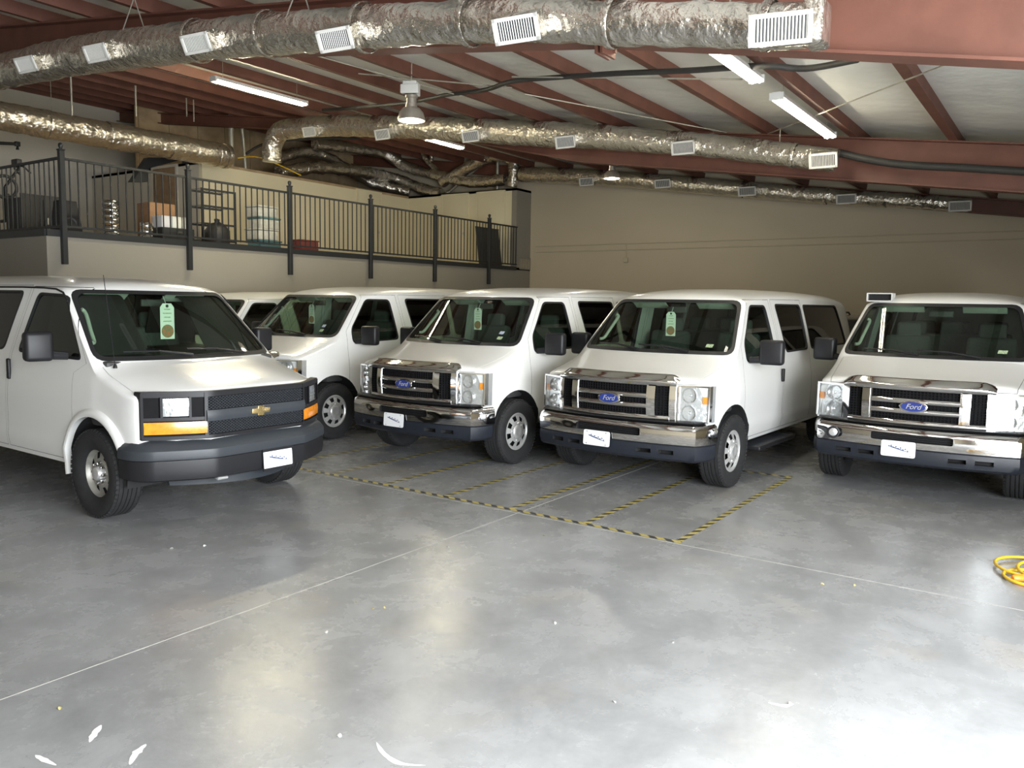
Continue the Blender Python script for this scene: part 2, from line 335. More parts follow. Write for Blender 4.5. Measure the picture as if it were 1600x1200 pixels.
# roof: insulation, purlins, beams
def rz(y): return ROOF0+SL*y
ce = struct('ceiling', MB().slab(lambda u, v: (X0+u*(X1-X0), Y0+v*(Y1-Y0), rz(Y0+v*(Y1-Y0))+.165), 40, 40, (0, 0, .05)).mesh('ceiling', 'insul'))
zsec = [(-.035, 0), (.035, 0), (.035, .012), (.004, .012), (.004, .152), (.06, .152), (.06, .164), (-.008, .164), (-.008, .012), (-.035, .012)]
pm = MB().prism([(a*1.6, b) for a, b in zsec], 0, X0, X1).mesh('purlin', 'redsteel', 0)
y = 1.45-1.22*3
while y < Y1:
    obj('purlin', pm, ce, (0, y, rz(y)), (math.atan(SL), 0, 0)); y += 1.22
def beam(n, x, zb, ys, tw=.012, fw_=.2):
    mb = MB()
    for i in range(len(ys)-1):
        a, b = ys[i], ys[i+1]
        za, zb_ = zb(a), zb(b); ta, tb = rz(a)-.002, rz(b)-.002
        def q(x0, x1, z0a, z1a, z0b, z1b): mb.add([(x0, a, z0a), (x1, a, z0a), (x1, a, z1a), (x0, a, z1a), (x0, b, z0b), (x1, b, z0b), (x1, b, z1b), (x0, b, z1b)], [(0, 1, 2, 3), (4, 7, 6, 5), (0, 4, 5, 1), (1, 5, 6, 2), (2, 6, 7, 3), (3, 7, 4, 0)])
        q(x-tw/2, x+tw/2, za+.02, ta-.02, zb_+.02, tb-.02); q(x-fw_/2, x+fw_/2, za, za+.02, zb_, zb_+.02); q(x-fw_/2, x+fw_/2, ta-.02, ta, tb-.02, tb)
    return struct(n, mb.mesh(n, 'redsteel', 0))
b1z = lambda y_: 3.77+(.2 if y_ < 3.03 else .135)*(y_-3.03)
b1 = beam('roof_beam', 5.55, b1z, [Y0, 3.03, Y1])
sp = MB().box((5.55, 3.0, 4.0), (.21, .02, .62)).box((5.55, 3.045, 4.0), (.21, .02, .62)); obj('splice_plate', sp.mesh('splice_plate', 'redsteel', 0), b1)
for dz in (-.26, -.14, .1, .24):
    for dx in (-.07, .07):
        obj('bolt', MB().lathe([(0, -.012), (.018, -.012), (.018, .012), (0, .012)], 6).mesh('bolt', 'redsteel', 0), b1, (5.55+dx, 2.98, 4.0+dz))
beam('roof_beam', 12.15, lambda y_: 3.22+.141*y_ if y_ <= 7 else (3.22+.141*7+(rz(10)-.26-3.22-.141*7)*(y_-7)/3 if y_ < 10 else rz(y_)-.26), [Y0, 4, 7, 10, Y1])
beam('roof_beam', 18.75, lambda y_: rz(y_)-.3, [Y0, Y1])
beam('roof_beam', -1.1, b1z, [Y0, 3.03, Y1])

# ---------------------------------------------------------------- vans
class Spec: pass
def table(pts):
    zs = np.arange(0, 2.4, .01); v = np.interp(zs, [p[0] for p in pts], [p[1] for p in pts])
    k = np.ones(5)/5; v2 = np.convolve(np.pad(v, 2, mode='edge'), k, 'valid')
    return lambda z: float(np.interp(z, zs, v2))
def interp(pts):
    X = [p[0] for p in pts][::-1]; 
    return lambda x, i: float(np.interp(x, X, [p[i] for p in pts][::-1]))
def loft(S, off=0.0, zb=None, xs=None, top=None, material='paint', kcap=True):
    """closed solid: transverse sections along x. station: (xs, ztop, drop, p, wscale)"""
    st = interp(S.st); zb = S.zb if zb is None else zb
    xs = xs or S.xs; NT, NS = 12, S.zlow
    rings = []; half_yz = []
    for x in xs:
        zt = (top(x) if top else st(x, 1)-off); drop = st(x, 2); p = st(x, 3); ws = st(x, 4)
        zs_ = zt-drop
        hw = lambda z: S.hw(z)*ws-off
        ye = hw(zs_); half = []
        for k in range(NT+1):
            a = math.pi/2*(1-k/NT); half.append((ye*max(math.cos(a), 0)**(2/p), zs_+drop*max(math.sin(a), 0)**(2/p)))
        lowz = [z for z in NS if z > zb+.005]
        zk = lowz[0]                              # top of the fixed part
        for k in range(1, 9): z = zs_+(zk-zs_)*k/8; half.append((hw(z), z))
        for z in lowz[1:]: half.append((hw(z), z))
        half.append((hw(zb), zb)); nh = len(half); half += [(hw(zb)*q, zb) for q in (.75, .5, .25)]
        half_yz.append(half); ring = [(-y_, z) for y_, z in half[:0:-1]]
        ring = [(y_, z) for y_, z in half]+[(0, zb)]+ring
        rings.append([(x-S.bow(x, y_, z), y_, z) for y_, z in ring])
    n = len(rings[0]); V = [p for r_ in rings for p in r_]; Fc = []
    for i in range(len(rings)-1):
        Fc += [(i*n+k, i*n+(k+1) % n, (i+1)*n+(k+1) % n, (i+1)*n+k) for k in range(n)]
    for ri in (0, len(rings)-1):              # end caps: rows across the section, following the bow
        x = xs[ri]; rows = [[ri*n]]
        for k in range(1, nh):
            y_, z = half_yz[ri][k]; row = [ri*n+n-k]
            if k == nh-1: row += [ri*n+n-k-q for q in range(1, 8)]
            else:
                for j in range(1, 8):
                    yy = -y_+2*y_*j/8; V.append((x-S.bow(x, yy, z), yy, z)); row.append(len(V)-1)
            rows.append(row+[ri*n+k])
        Fc += [(rows[0][0], rows[1][j], rows[1][j+1]) for j in range(8)]
        Fc += [(rows[i][j], rows[i+1][j], rows[i+1][j+1], rows[i][j+1]) for i in range(1, len(rows)-1) for j in range(8)]
    return MB().add(V, Fc).mesh('loft', material, 0)
def cut_y(pts, ya=-1.4, yb=1.4): return MB().prism(pts, 1, ya, yb).mesh('c', 'black', 0)
def cut_x(pts, xa, xb): return MB().prism(pts, 0, xa, xb).mesh('c', 'black', 0)

class Template:
    def __init__(s): s.parts = []
    def add(s, name, me, parent=None, loc=(0, 0, 0), rot=(0, 0, 0), label=None, tag=None, kind=None):
        s.parts.append(dict(name=name, me=me, parent=parent, loc=loc, rot=rot, label=label, tag=tag, kind=kind)); return len(s.parts)-1
    def place(s, name, loc, yaw, label, group=None, scale=1.0, skip=()):
        root = thing(name, label, 'van', loc, yaw, group); root.scale = (scale,)*3
        made = []
        for p in s.parts:
            if p['tag'] and p['tag'] in skip: made.append(None); continue
            par = root if p['parent'] is None else made[p['parent']]
            o = obj(p['name'], p['me'], par, p['loc'], p['rot'])
            if p['label']: o['label'] = p['label']
            if p['kind']: o['kind'] = p['kind']
            made.append(o)
        return root

def make_body(S, T):
    outer = loft(S)
    st = interp(S.st)
    ixs = [x for x in S.xs if S.in_back < x < S.in_front]; ixs = [S.in_front]+ixs+[S.in_back]
    inner = loft(S, .045, zb=.62, xs=ixs, top=lambda x: min(st(min(x+.055, S.xs[0]), 1)-.02, st(x, 1)-.04), material='trim_in')
    shell = solid(outer, inner, 'DIFFERENCE')
    # thin skin used for glass and gaskets
    skin_g = solid(loft(S, .010), loft(S, .016, zb=S.zb+.02, xs=[S.xs[0]-.02]+S.xs[1:-1]+[S.xs[-1]+.02]), 'DIFFERENCE')
    skin_r = solid(loft(S, -.003), loft(S, .022, zb=S.zb+.03, xs=[S.xs[0]-.03]+S.xs[1:-1]+[S.xs[-1]+.03]), 'DIFFERENCE')
    arch = None
    for ax in (0, -S.wb):
        a = MB().lathe([(S.arch_r, -1.3), (S.arch_r, 1.3)], 40, caps=True); a.v = [(p[0]+ax, p[1], p[2]+S.arch_z) for p in a.v]
        shell = solid(shell, a.mesh('c', 'dark', 0), 'DIFFERENCE')
    ws = cut_x(rounded(S.ws, .09), -.95, .55)
    ws_in = cut_x(rounded(scaled(S.ws, -S.frit), .08), -.95, .55)
    shell = solid(shell, ws, 'DIFFERENCE')
    T.add('windshield_gasket', finish(solid(solid(skin_r, ws, 'INTERSECT'), ws_in, 'DIFFERENCE'), 'windshield_gasket', force='gasket'))
    T.add('windshield', finish(solid(skin_g, cut_x(rounded(scaled(S.ws, -S.frit+.012), .08), -.95, .55), 'INTERSECT'), 'windshield', force='windshield'))
    doorglass = []
    for i, wpts in enumerate(S.wins):
        big = cut_y(rounded(wpts, S.wr)); shell = solid(shell, big, 'DIFFERENCE')
        for sgn in (1, -1):
            a, b = (.3, 1.4) if sgn > 0 else (-1.4, -.3)
            ring = solid(solid(skin_r, cut_y(rounded(wpts, S.wr), a, b), 'INTERSECT'), cut_y(rounded(scaled(wpts, -.022), S.wr), a, b), 'DIFFERENCE')
            gl = solid(skin_g, cut_y(rounded(scaled(wpts, -.012), S.wr), a, b), 'INTERSECT')
            doorglass.append((i, sgn, finish(ring, 'window_gasket', force='gasket'), finish(gl, 'window_glass', force='frontglass' if i == 0 else 'privacy')))
    # hood
    hp = MB().prism(S.hood, 2, S.hood_z, 1.6).mesh('c', 'paint', 0); hs = MB().prism(scaled(S.hood, -.005), 2, S.hood_z+.004, 1.6).mesh('c', 'paint', 0)
    hood = solid(shell, hs, 'INTERSECT'); shell = solid(shell, hp, 'DIFFERENCE')
    doors = {}
    for sgn in (1, -1):
        a, b = (.55, 1.4) if sgn > 0 else (-1.4, -.55)
        dm = solid(shell, cut_y(scaled(S.door, -.004), a, b), 'INTERSECT'); shell = solid(shell, cut_y(S.door, a, b), 'DIFFERENCE')
        doors[sgn] = T.add('front_door', finish(dm, 'front_door'))
    for d2 in S.doors2:
        for sgn in (1, -1):
            a, b = (.55, 1.4) if sgn > 0 else (-1.4, -.55)
            dm = solid(shell, cut_y(scaled(d2, -.004), a, b), 'INTERSECT'); shell = solid(shell, cut_y(d2, a, b), 'DIFFERENCE')
            T.add('side_door', finish(dm, 'side_door'))
    T.add('body', finish(shell, 'body')); T.add('hood', finish(hood, 'hood'))
    for i, sgn, ring, gl in doorglass:
        par = doors[sgn] if i == 0 else None
        T.add('window_gasket', ring, par); T.add('window', gl, par)
    return doors

TYRE_R, TYRE_W = .375, .235
def wheel_meshes(kind):
    h = TYRE_W/2; P = [(.215, -h*.80), (.235, -h*.92), (.29, -h*1.02), (.335, -h*1.0), (.362, -h*.90), (TYRE_R-.004, -h*.80)]
    tread = []
    for a, b in ((-.78, -.52), (-.46, -.17), (-.11, .11), (.17, .46), (.52, .78)):
        tread += [(TYRE_R-.012, h*a), (TYRE_R-.001, h*a+.002), (TYRE_R, h*(a+b)/2), (TYRE_R-.001, h*b-.002), (TYRE_R-.012, h*b)]
    P = P+tread+[(r, -t) for r, t in P[::-1]]
    t = MB().lathe(P+[(.2, h*.7), (.2, -h*.7), P[0]], 64)
    for k in range(56):                        # shoulder lugs
        a = 2*math.pi*k/56
        for sg in (-1, 1):
            c = Vector(((TYRE_R-.014)*math.cos(a), sg*h*.86, (TYRE_R-.014)*math.sin(a)))
            t.box(c, (.020, .024, .026), Matrix.Rotation(-a, 3, 'Y') @ Matrix.Rotation(sg*.5, 3, 'Z'))
    tyre = t.mesh('tyre', 'rubber', 40)
    # rim: outer side is +y
    rim = MB()
    if kind == 'cover':                        # silver wheel cover with eight slots
        seg = 64; prof = [(.222, .075), (.215, .096), (.200, .098), (.188, .084), (.178, .080), (.128, .098), (.118, .102), (.085, .104), (.075, .118), (.052, .124), (.035, .118), (.0, .116)]
        n = len(prof); V = []; Fc = []
        for k in range(seg):
            a = 2*math.pi*k/seg
            for r, y_ in prof: V.append((r*math.cos(a), y_, r*math.sin(a)))
        for k in range(seg):
            for i in range(n-1):
                if i == 4 and (k % 8) in (2, 3, 4, 5): continue
                Fc.append((k*n+i, ((k+1) % seg)*n+i, ((k+1) % seg)*n+i+1, k*n+i+1))
        rim.add(V, Fc)
        for k in range(8):
            a = 2*math.pi*(k*8+4)/64+2*math.pi/16; rim.lathe([(0, 0)], 3) if False else None
            rim.box((.10*math.cos(a), .105, .10*math.sin(a)), (.02, .016, .02), Matrix.Rotation(-a, 3, 'Y'))
        rm = rim.mesh('wheel_cover', 'satin', 40)
    else:                                      # steel wheel with round holes and a hub with lug nuts
        seg = 64; prof = [(.225, .085), (.215, .092), (.205, .085), (.190, .045), (.178, .030), (.125, .045), (.115, .050), (.095, .048), (.088, .040), (.0, .040)]
        n = len(prof); V = []; Fc = []
        for k in range(seg):
            a = 2*math.pi*k/seg
            for r, y_ in prof: V.append((r*math.cos(a), y_, r*math.sin(a)))
        for k in range(seg):
            for i in range(n-1):
                if i == 4 and (k % 8) in (3, 4, 5): continue
                Fc.append((k*n+i, ((k+1) % seg)*n+i, ((k+1) % seg)*n+i+1, k*n+i+1))
        rim.add(V, Fc); rm = rim.mesh('steel_rim', 'steel_wheel', 40)
    back = MB().lathe([(.0, .0), (.22, .0), (.22, .03), (.19, .012), (0, .012)], 32).mesh('brake_disc', 'dark', 40)
    hub = MB().lathe([(.062, .03), (.060, .085), (.050, .098), (.03, .102), (0, .102)], 24).mesh('hub', 'satin' if kind == 'steel' else 'chrome', 40)
    nut = MB().lathe([(.013, .035), (.013, .075), (.009, .083), (0, .083)], 8).mesh('lug_nut', 'chrome', 40)
    return tyre, rm, back, hub, nut
def add_wheels(T, S, kind):
    tyre, rm, back, hub, nut = wheel_meshes(kind)
    for ax in (0, -S.wb):
        for sg in (1, -1):
            i = T.add('wheel', rm, None, (ax, sg*S.track, TYRE_R), (0, random.uniform(0, 2), 0 if sg > 0 else math.pi))
            T.add('tyre', tyre, i); T.add('brake_disc', back, i)
            if kind == 'steel':
                T.add('hub', hub, i)
                for k in range(8): T.add('lug_nut', nut, i, (.085*math.cos(k*math.pi/4), 0, .085*math.sin(k*math.pi/4)))
            lin = MB()
            rr = S.arch_r+.004
            lin.grid(lambda u, v: (rr*math.cos(math.pi*(1.12*u-.06)), .50+v*(S.hw(.8)-.02-.50), rr*math.sin(math.pi*(1.12*u-.06))+S.arch_z), 24, 1)
            lin.add([(rr*math.cos(math.pi*(1.12*u/24-.06)), .50, rr*math.sin(math.pi*(1.12*u/24-.06))+S.arch_z) for u in range(25)], [tuple(range(25))])
            lin.v = [(p[0]+ax, sg*p[1], p[2]) for p in lin.v]
            T.add('arch_liner', lin.mesh('arch_liner', 'dark', 40))
    ch = MB().box((-S.wb/2-.25, 0, .36), (S.wb+1.2, .95, .12))
    for ax in (0, -S.wb): ch.tube([(ax, -.8, TYRE_R), (ax, .8, TYRE_R)], .05, 10)
    ch.tube([(-1.0, .55, .30), (-2.4, .55, .28)], .08, 12)
    T.add('chassis', ch.mesh('chassis', 'dark', 40))

def add_interior(T, S, dx=0.0):
    d = MB(); pr = [(.02, 1.0), (.02, 1.30), (-.14, 1.315), (-.34, 1.27), (-.42, 1.18), (-.40, 1.02), (-.25, .75), (.02, .75)]
    d.prism([(a+dx, b) for a, b in pr], 1, -.84, .84); T.add('dashboard', d.mesh('dashboard', 'dash', 40, .02, 2))
    T.add('engine_cover', rbox('engine_cover', (.75, .5, .42), 'dash', .06, (-.35+dx, 0, .82)))
    ringp = []
    for k in range(28):
        a = 2*math.pi*k/28; ringp.append((-.56+dx-.10*math.sin(a), .42+.19*math.cos(a), 1.18+.16*math.sin(a)))
    sw = MB().tube(ringp, .016, 8, closed=True).tube([(-.38+dx, .42, 1.10), (-.55+dx, .42, 1.18)], .035, 8).box((-.555+dx, .42, 1.18), (.03, .16, .10)).tube([(-.55+dx, .25, 1.19), (-.55+dx, .59, 1.19)], .014, 6)
    T.add('steering_wheel', sw.mesh('steering_wheel', 'dash', 40))
    def seat(x, y_, w_, n=1):
        i = T.add('seat', rbox('seat', (.52, w_, .16), 'seat', .05, (x, y_, .86)))
        T.add('backrest', rbox('backrest', (.14, w_-.04, .64), 'seat', .05, (x-.33, y_, 1.22), Matrix.Rotation(R(-12), 3, 'Y')), i)
        T.add('seat_base', rbox('seat_base', (.4, w_-.1, .2), 'dash', .02, (x, y_, .70)), i)
        for k in range(n):
            yy = y_+(k-(n-1)/2)*w_/n; T.add('headrest', rbox('headrest', (.10, .27, .19), 'seat', .04, (x-.42, yy, 1.60), Matrix.Rotation(R(-8), 3, 'Y')), i)
    seat(-1.02+dx, .44, .54); seat(-1.02+dx, -.44, .54)
    for k, x in enumerate((-2.05, -2.9)): seat(x+dx, -.1, 1.3, 3)
    # interior mirror, grab handle, sun visors
    T.add('rear_view_mirror', rbox('rear_view_mirror', (.03, .24, .07), 'dash', .012, (S.mir[0], 0, S.mir[1])))
    T.add('sun_visor', rbox('sun_visor', (.15, .42, .02), 'trim_in', .006, (S.mir[0]-.12, .40, S.mir[1]+.06), Matrix.Rotation(R(-32), 3, 'Y')))
    T.add('sun_visor', rbox('sun_visor', (.15, .42, .02), 'trim_in', .006, (S.mir[0]-.12, -.40, S.mir[1]+.06), Matrix.Rotation(R(-32), 3, 'Y')))
    gh = [(-.27+dx, -.80, 1.45), (-.31+dx, -.765, 1.46), (-.40+dx, -.745, 1.55), (-.50+dx, -.72, 1.66), (-.55+dx, -.715, 1.71), (-.55+dx, -.74, 1.73)]
    T.add('grab_handle', MB().tube(smoothpath(gh, 4), .017, 8).mesh('grab_handle', 'trim_in', 40))

def plate_mesh(T, x, y_, z, frame=None):
    p = MB().prism(rounded([(-.1525, -.076), (.1525, -.076), (.1525, .076), (-.1525, .076)], .02), 0, 0, .004); i = T.add('licence_plate', p.mesh('licence_plate', 'plate', 0), None, (x, y_, z), (0, R(-4), 0), 'white dealer plate with blue swoosh')
    sw = [(-.11, -.028), (-.02, .0), (.06, .022), (.10, .028), (.06, .010), (-.02, -.010)]
    T.add('plate_mark', MB().prism([(-a, b) for a, b in sw], 0, .0042, .0052).mesh('plate_mark', 'ink', 0), i)
    mk = MB()
    for k in range(9): mk.box((.0048, .085-k*.021, -.014+k*.0045+.012*(k % 2)), (.001, .012, .012))
    T.add('plate_mark', mk.mesh('plate_mark', 'ink', 0), i)
    sc = MB()
    for a in (-.11, .11):
        for b in (-.06, .06): sc.box((.006, a, b), (.006, .012, .012))
    T.add('plate_screws', sc.mesh('plate_screws', 'satin', 0), i)
    if frame:
        fr = MB()
        for zz in (-.082, .082): fr.box((.004, 0, zz), (.01, .32, .022))
        for yy in (-.158, .158): fr.box((.004, yy, 0), (.008, .008, .17))
        T.add('plate_frame', fr.mesh('plate_frame', 'black', 0), i)

def mirror_parts(T, S, doors, pos, size):
    for sg in (1, -1):
        x, y_, z = pos; y_ *= sg
        sh = MB().box((0, 0, 0), size).mesh('door_mirror', 'black', 50, .035, 3)
        i = T.add('door_mirror', sh, doors[sg], (x, y_, z), (0, 0, sg*R(8)), tag='mir')
        T.add('mirror_glass', MB().box((-size[0]/2-.001, 0, 0), (.004, size[1]*.8, size[2]*.82)).mesh('mirror_glass', 'chrome', 0), i, tag='mir')
        arm = MB().tube([(0.01, -sg*.05, -size[2]*.33), (.03, -sg*.22, -size[2]*.36)], .028, 8).tube([(0.01, -sg*.05, -size[2]*.20), (.03, -sg*.22, -size[2]*.28)], .018, 8)
        T.add('mirror_arm', arm.mesh('mirror_arm', 'black', 40), i, tag='mir')

def wipers(T, S):
    for y0, y1 in ((.46, -.12), (-.10, -.66)):
        def on(y_, f):                        # point on the windshield, f = fraction up
            xs_ = S.wsb[0]+(S.wst[0]-S.wsb[0])*f; z = S.wsb[1]+(S.wst[1]-S.wsb[1])*f
            return Vector((xs_-S.bow(xs_, y_, z)+.022, y_, z+.012-.03*(y_/.9)**4))
        a = MB().tube([on(y0, .02), on((y0+y1)/2, .09)], [.014, .009], 6).tube([on(y0-.03-(.25 if y0 > 0 else .1), .055), on((y0+y1)/2, .09), on(y1, .105)], .008, 5)
        a.lathe([(.02, 0)], 3) if False else None
        T.add('wiper', a.mesh('wiper', 'black', 40))

# ---- chrome-grilled full-size van
def ford_like():
    S = Spec(); S.wb = 3.505; S.track = .865; S.arch_r = .455; S.arch_z = .40; S.zb = .42
    S.hw = table([(0, .80), (.30, .87), (.42, .93), (.50, .955), (.60, .975), (.64, .966), (.9, .975), (1.03, .970), (1.055, .962), (1.30, .930), (1.60, .862), (1.9, .782), (1.98, .745), (2.1, .68), (2.4, .6)])
    S.zlow = [1.0, .9, .8, .7, .64, .60, .55, .5, .45]
    # xs, ztop, drop, p, wscale
    S.st = [(.78, 1.095, .06, 3.0, .955), (.772, 1.125, .07, 3, .962), (.755, 1.148, .08, 3, .968), (.72, 1.165, .09, 3, .975), (.66, 1.182, .10, 3, .98), (.5, 1.222, .10, 3, .985), (.3, 1.282, .10, 3.2, .99), (.16, 1.328, .09, 3.6, .995), (.11, 1.345, .07, 4, 1),
            (-.53, 1.925, .06, 4, 1), (-.60, 1.965, .09, 3, 1), (-.70, 1.993, .115, 2.7, 1), (-.9, 2.02, .13, 2.6, 1), (-1.3, 2.045, .14, 2.6, 1), (-2.0, 2.06, .14, 2.6, 1), (-3.2, 2.062, .14, 2.6, 1), (-4.1, 2.045, .14, 2.6, .995), (-4.5, 2.015, .14, 2.6, .985), (-4.64, 1.975, .14, 2.6, .975), (-4.70, 1.92, .14, 2.6, .965), (-4.73, 1.84, .14, 2.6, .95)]
    xs = [s[0] for s in S.st] + [.58, .40, .23, .05, 0, -.06, -.12, -.18, -.24, -.30, -.36, -.42, -.48, -1.1, -1.6, -2.4, -2.8, -3.6, -4.3]
    S.xs = sorted(set(xs), reverse=True)
    def bow(x, y_, z):
        k = .20 if x > -.70 else max(0, .20*(1-(-.70-x)/.75)); return k*(y_/.95)**2
    S.bow = bow; S.in_front = .02; S.in_back = -4.62
    S.ws = [(-.895, 1.345), (.895, 1.345), (.745, 1.915), (-.745, 1.915)]; S.frit = .035; S.wsb = (.10, 1.352); S.wst = (-.53, 1.925)
    S.wr = .07
    S.wins = [[(-.36, 1.262), (-1.29, 1.290), (-1.225, 1.868), (-.74, 1.868), (-.365, 1.46)],
              [(-1.645, 1.315), (-2.49, 1.325), (-2.49, 1.885), (-1.545, 1.885)],
              [(-2.61, 1.325), (-4.33, 1.335), (-4.12, 1.885), (-2.59, 1.885)]]
    S.door = [(-.26, .46), (-.26, 1.20), (-.27, 1.43), (-.695, 1.925), (-1.36, 1.93), (-1.43, 1.30), (-1.47, .46)]
    S.doors2 = [[(-1.50, .46), (-1.475, 1.30), (-1.42, 1.935), (-2.525, 1.94), (-2.53, .46)]]
    S.hood = [(.95, -.80), (.95, .80), (.55, .835), (.16, .865), (-.035, .865), (.06, .5), (.125, 0), (.06, -.5), (-.035, -.865), (.16, -.865), (.55, -.835)]; S.hood_z = 1.085
    S.mir = (-.62, 1.80)
    T = Template(); doors = make_body(S, T); add_wheels(T, S, 'cover'); add_interior(T, S); wipers(T, S)
    # grille
    gx = lambda y_: .845-.10*(y_/.66)**2      # face of the grille (plan)
    def bar(y0, y1, z0, z1, d=.05, fx=0.0, n=14, crown=.012):
        return MB().slab(lambda u, v: (gx(y0+(y1-y0)*u)+fx+crown*math.sin(math.pi*v), y0+(y1-y0)*u, z0+(z1-z0)*v), n, 4, (-d, 0, 0))
    fr = MB().slab(lambda u, v: (gx(-.67+1.34*u)+.018*math.sin(math.pi*min(1, v*1.2))-.16*max(0, v-.40)**1.3-.10*max(0, abs(u-.5)-.44)*10*v*.3, -.67+1.34*u, 1.07+.108*v-.045*max(0, (abs(u-.5)-.40)/.1)**2*v), 28, 8, (-.09, 0, -.005))
    g = T.add('grille', fr.mesh('grille', 'chrome', 50), None, (0, 0, 0), (0, 0, 0), 'chrome grille surround with dark mesh')
    for a in (-1, 1):
        T.add('grille_post', bar(a*.605, a*.665, .735, 1.08, .10, 0, 3).mesh('grille_post', 'chrome', 50), g)
        T.add('grille_post', bar(a*.405, a*.475, .775, 1.065, .08, .012, 3).mesh('grille_post', 'chrome', 50), g)
        T.add('grille_post', bar(a*.385, a*.403, .775, 1.075, .08, 0, 2).mesh('grille_post', 'chrome', 50), g)
    T.add('grille_bar', bar(-.61, .61, .728, .778, .09, 0).mesh('grille_bar', 'chrome', 50), g)
    for z in (.865, .965): T.add('grille_bar', bar(-.39, .39, z-.022, z+.022, .06, .0).mesh('grille_bar', 'chrome', 50), g)
    ms = MB()
    for k in range(40): y_ = -.60+k*1.2/39; ms.box((gx(y_)-.030, y_, .92), (.02, .006, .31))
    for k in range(12):
        z = .785+k*.0255
        for j in range(12): y_ = -.55+j*.1; ms.box((gx(y_)-.028, y_, z), (.02, .104, .006))
    T.add('grille_mesh', ms.mesh('grille_mesh', 'meshblack', 0), g, kind='stuff')
    T.add('grille_backing', bar(-.61, .61, .735, 1.10, .02, -.045).mesh('grille_backing', 'meshblack', 0), g)
    # oval badge
    el = [(math.cos(a)*.125, math.sin(a)*.057) for a in [2*math.pi*k/36 for k in range(36)]]; eb = [(p[0]*.86, p[1]*.80) for p in el]
    bx_ = gx(0)+.026
    b = T.add('badge', MB().prism(el, 0, bx_-.02, bx_+.010).mesh('badge', 'chrome', 40, .004, 2), None, (0, 0, .918), (0, 0, 0), 'oval blue badge with chrome rim')
    T.add('badge_face', MB().prism(eb, 0, bx_, bx_+.013).mesh('badge_face', 'badge_blue', 40), b)
    T.add('badge_lettering', text_mesh('Ford', .070, 'satin', .0015, .35), b, (bx_+.0145, 0, 0), (R(90), 0, R(90)))
    # headlights
    hx = lambda y_, z: .800-.20*(abs(y_)/.95)**2.2-.02*(z-.9)+.012
    for sg in (1, -1):
        def pt(y0, y1, z0, z1, fx, sgn=sg): return lambda u, v: (hx(y0+(y1-y0)*u, z0+(z1-z0)*v)+fx, sgn*(y0+(y1-y0)*u), z0+(z1-z0)*v)
        def zt(u): return 1.072-.0*u
        h = T.add('headlight', MB().slab(pt(.672, .955, .722, 1.075, -.035), 8, 6, (-.10, 0, 0)).mesh('headlight', 'reflector', 50), None, (0, 0, 0), (0, 0, 0), 'clear rectangular headlight with amber marker')
        bz = MB()
        for (ya, yb, za, zb_) in ((.668, .682, .720, 1.078), (.945, .958, .735, 1.078), (.672, .955, 1.066, 1.080), (.672, .94, .718, .730)):
            bz.add(*(lambda q: (q.v, q.f))(MB().slab(pt(ya, yb, za, zb_, .003), 4, 2, (-.06, 0, 0))))
        T.add('headlight_bezel', bz.mesh('headlight_bezel', 'chrome', 50), h)
        T.add('marker_lamp', MB().slab(pt(.885, .935, .905, .975, -.022), 3, 3, (-.03, 0, 0)).mesh('marker_lamp', 'amber', 50), h)
        for zc in (.985, .815):
            rf = MB().lathe([(.072, .03), (.065, .0), (.04, -.03), (.0, -.045)], 20); yc = .775
            T.add('lamp_bowl', rf.mesh('lamp_bowl', 'chrome', 50), h, (hx(yc, zc)-.035, sg*yc, zc), (0, 0, R(-90)))
            T.add('lamp_bulb', MB().lathe([(.0, .02), (.014, .012), (.014, -.03)], 10).mesh('lamp_bulb', 'satin', 50), h, (hx(yc, zc)-.04, sg*yc, zc), (0, 0, R(-90)))
        T.add('headlight_lens', MB().slab(pt(.674, .953, .724, 1.073, .003), 8, 6, (-.004, 0, 0)).mesh('headlight_lens', 'lens', 50), h)
    # bumper: chrome bar swept round the nose, centre slot, valance
    def path(n, ext):
        out = []
        for k in range(n+1):
            t = -1+2*k/n; a = abs(t); s = 1 if t >= 0 else -1
            if a < .86: y_ = a/.86*.90; out.append((.905-.13*(y_/.9)**2, s*y_))
            else: q = (a-.86)/.14; ang = q*math.pi/2; out.append((.775-.06+.06*math.cos(ang)-ext*max(0, q-.0)*.85, s*(.90+.085*math.sin(ang))))
        return out
    def sweep(sec, ext, n=56):
        pa = path(n, ext); V = []; m_ = len(sec)
        for i, (x, y_) in enumerate(pa):
            x0, y0 = pa[max(i-1, 0)]; x1, y1 = pa[min(i+1, n)]; tx, ty = x1-x0, y1-y0; l = math.hypot(tx, ty); nx, ny = ty/l, -tx/l
            V += [(x+nx*d, y_+ny*d, z) for d, z in sec]
        Fc = [(i*m_+k, i*m_+(k+1) % m_, (i+1)*m_+(k+1) % m_, (i+1)*m_+k) for i in range(n) for k in range(m_)]+[tuple(range(m_)), tuple(n*m_+k for k in range(m_))]
        return MB().add(V, Fc)
    chrome_sec = [(-.09, .515), (-.02, .505), (-.004, .515), (.0, .56), (.0, .64), (-.012, .685), (-.05, .712), (-.12, .718), (-.12, .690), (-.06, .68), (-.03, .63), (-.03, .55)]
    bm_ = sweep(chrome_sec, .30).mesh('bumper', 'chrome', 0)
    slot = cut_x(rounded([(-.36, .575), (.36, .575), (.36, .650), (-.36, .650)], .02), .7, 1.1)
    bi = T.add('bumper', finish(solid(bm_, slot, 'DIFFERENCE'), 'bumper', 40), None, (0, 0, 0), (0, 0, 0), 'chrome front bumper')
    T.add('bumper_slot', MB().box((.80, 0, .61), (.03, .80, .11)).mesh('bumper_slot', 'dark', 0), bi)
    sl = MB()
    for z in (.592, .612, .632): sl.box((.845, 0, z), (.02, .72, .006))
    T.add('bumper_slot_grille', sl.mesh('bumper_slot_grille', 'black', 0), bi)
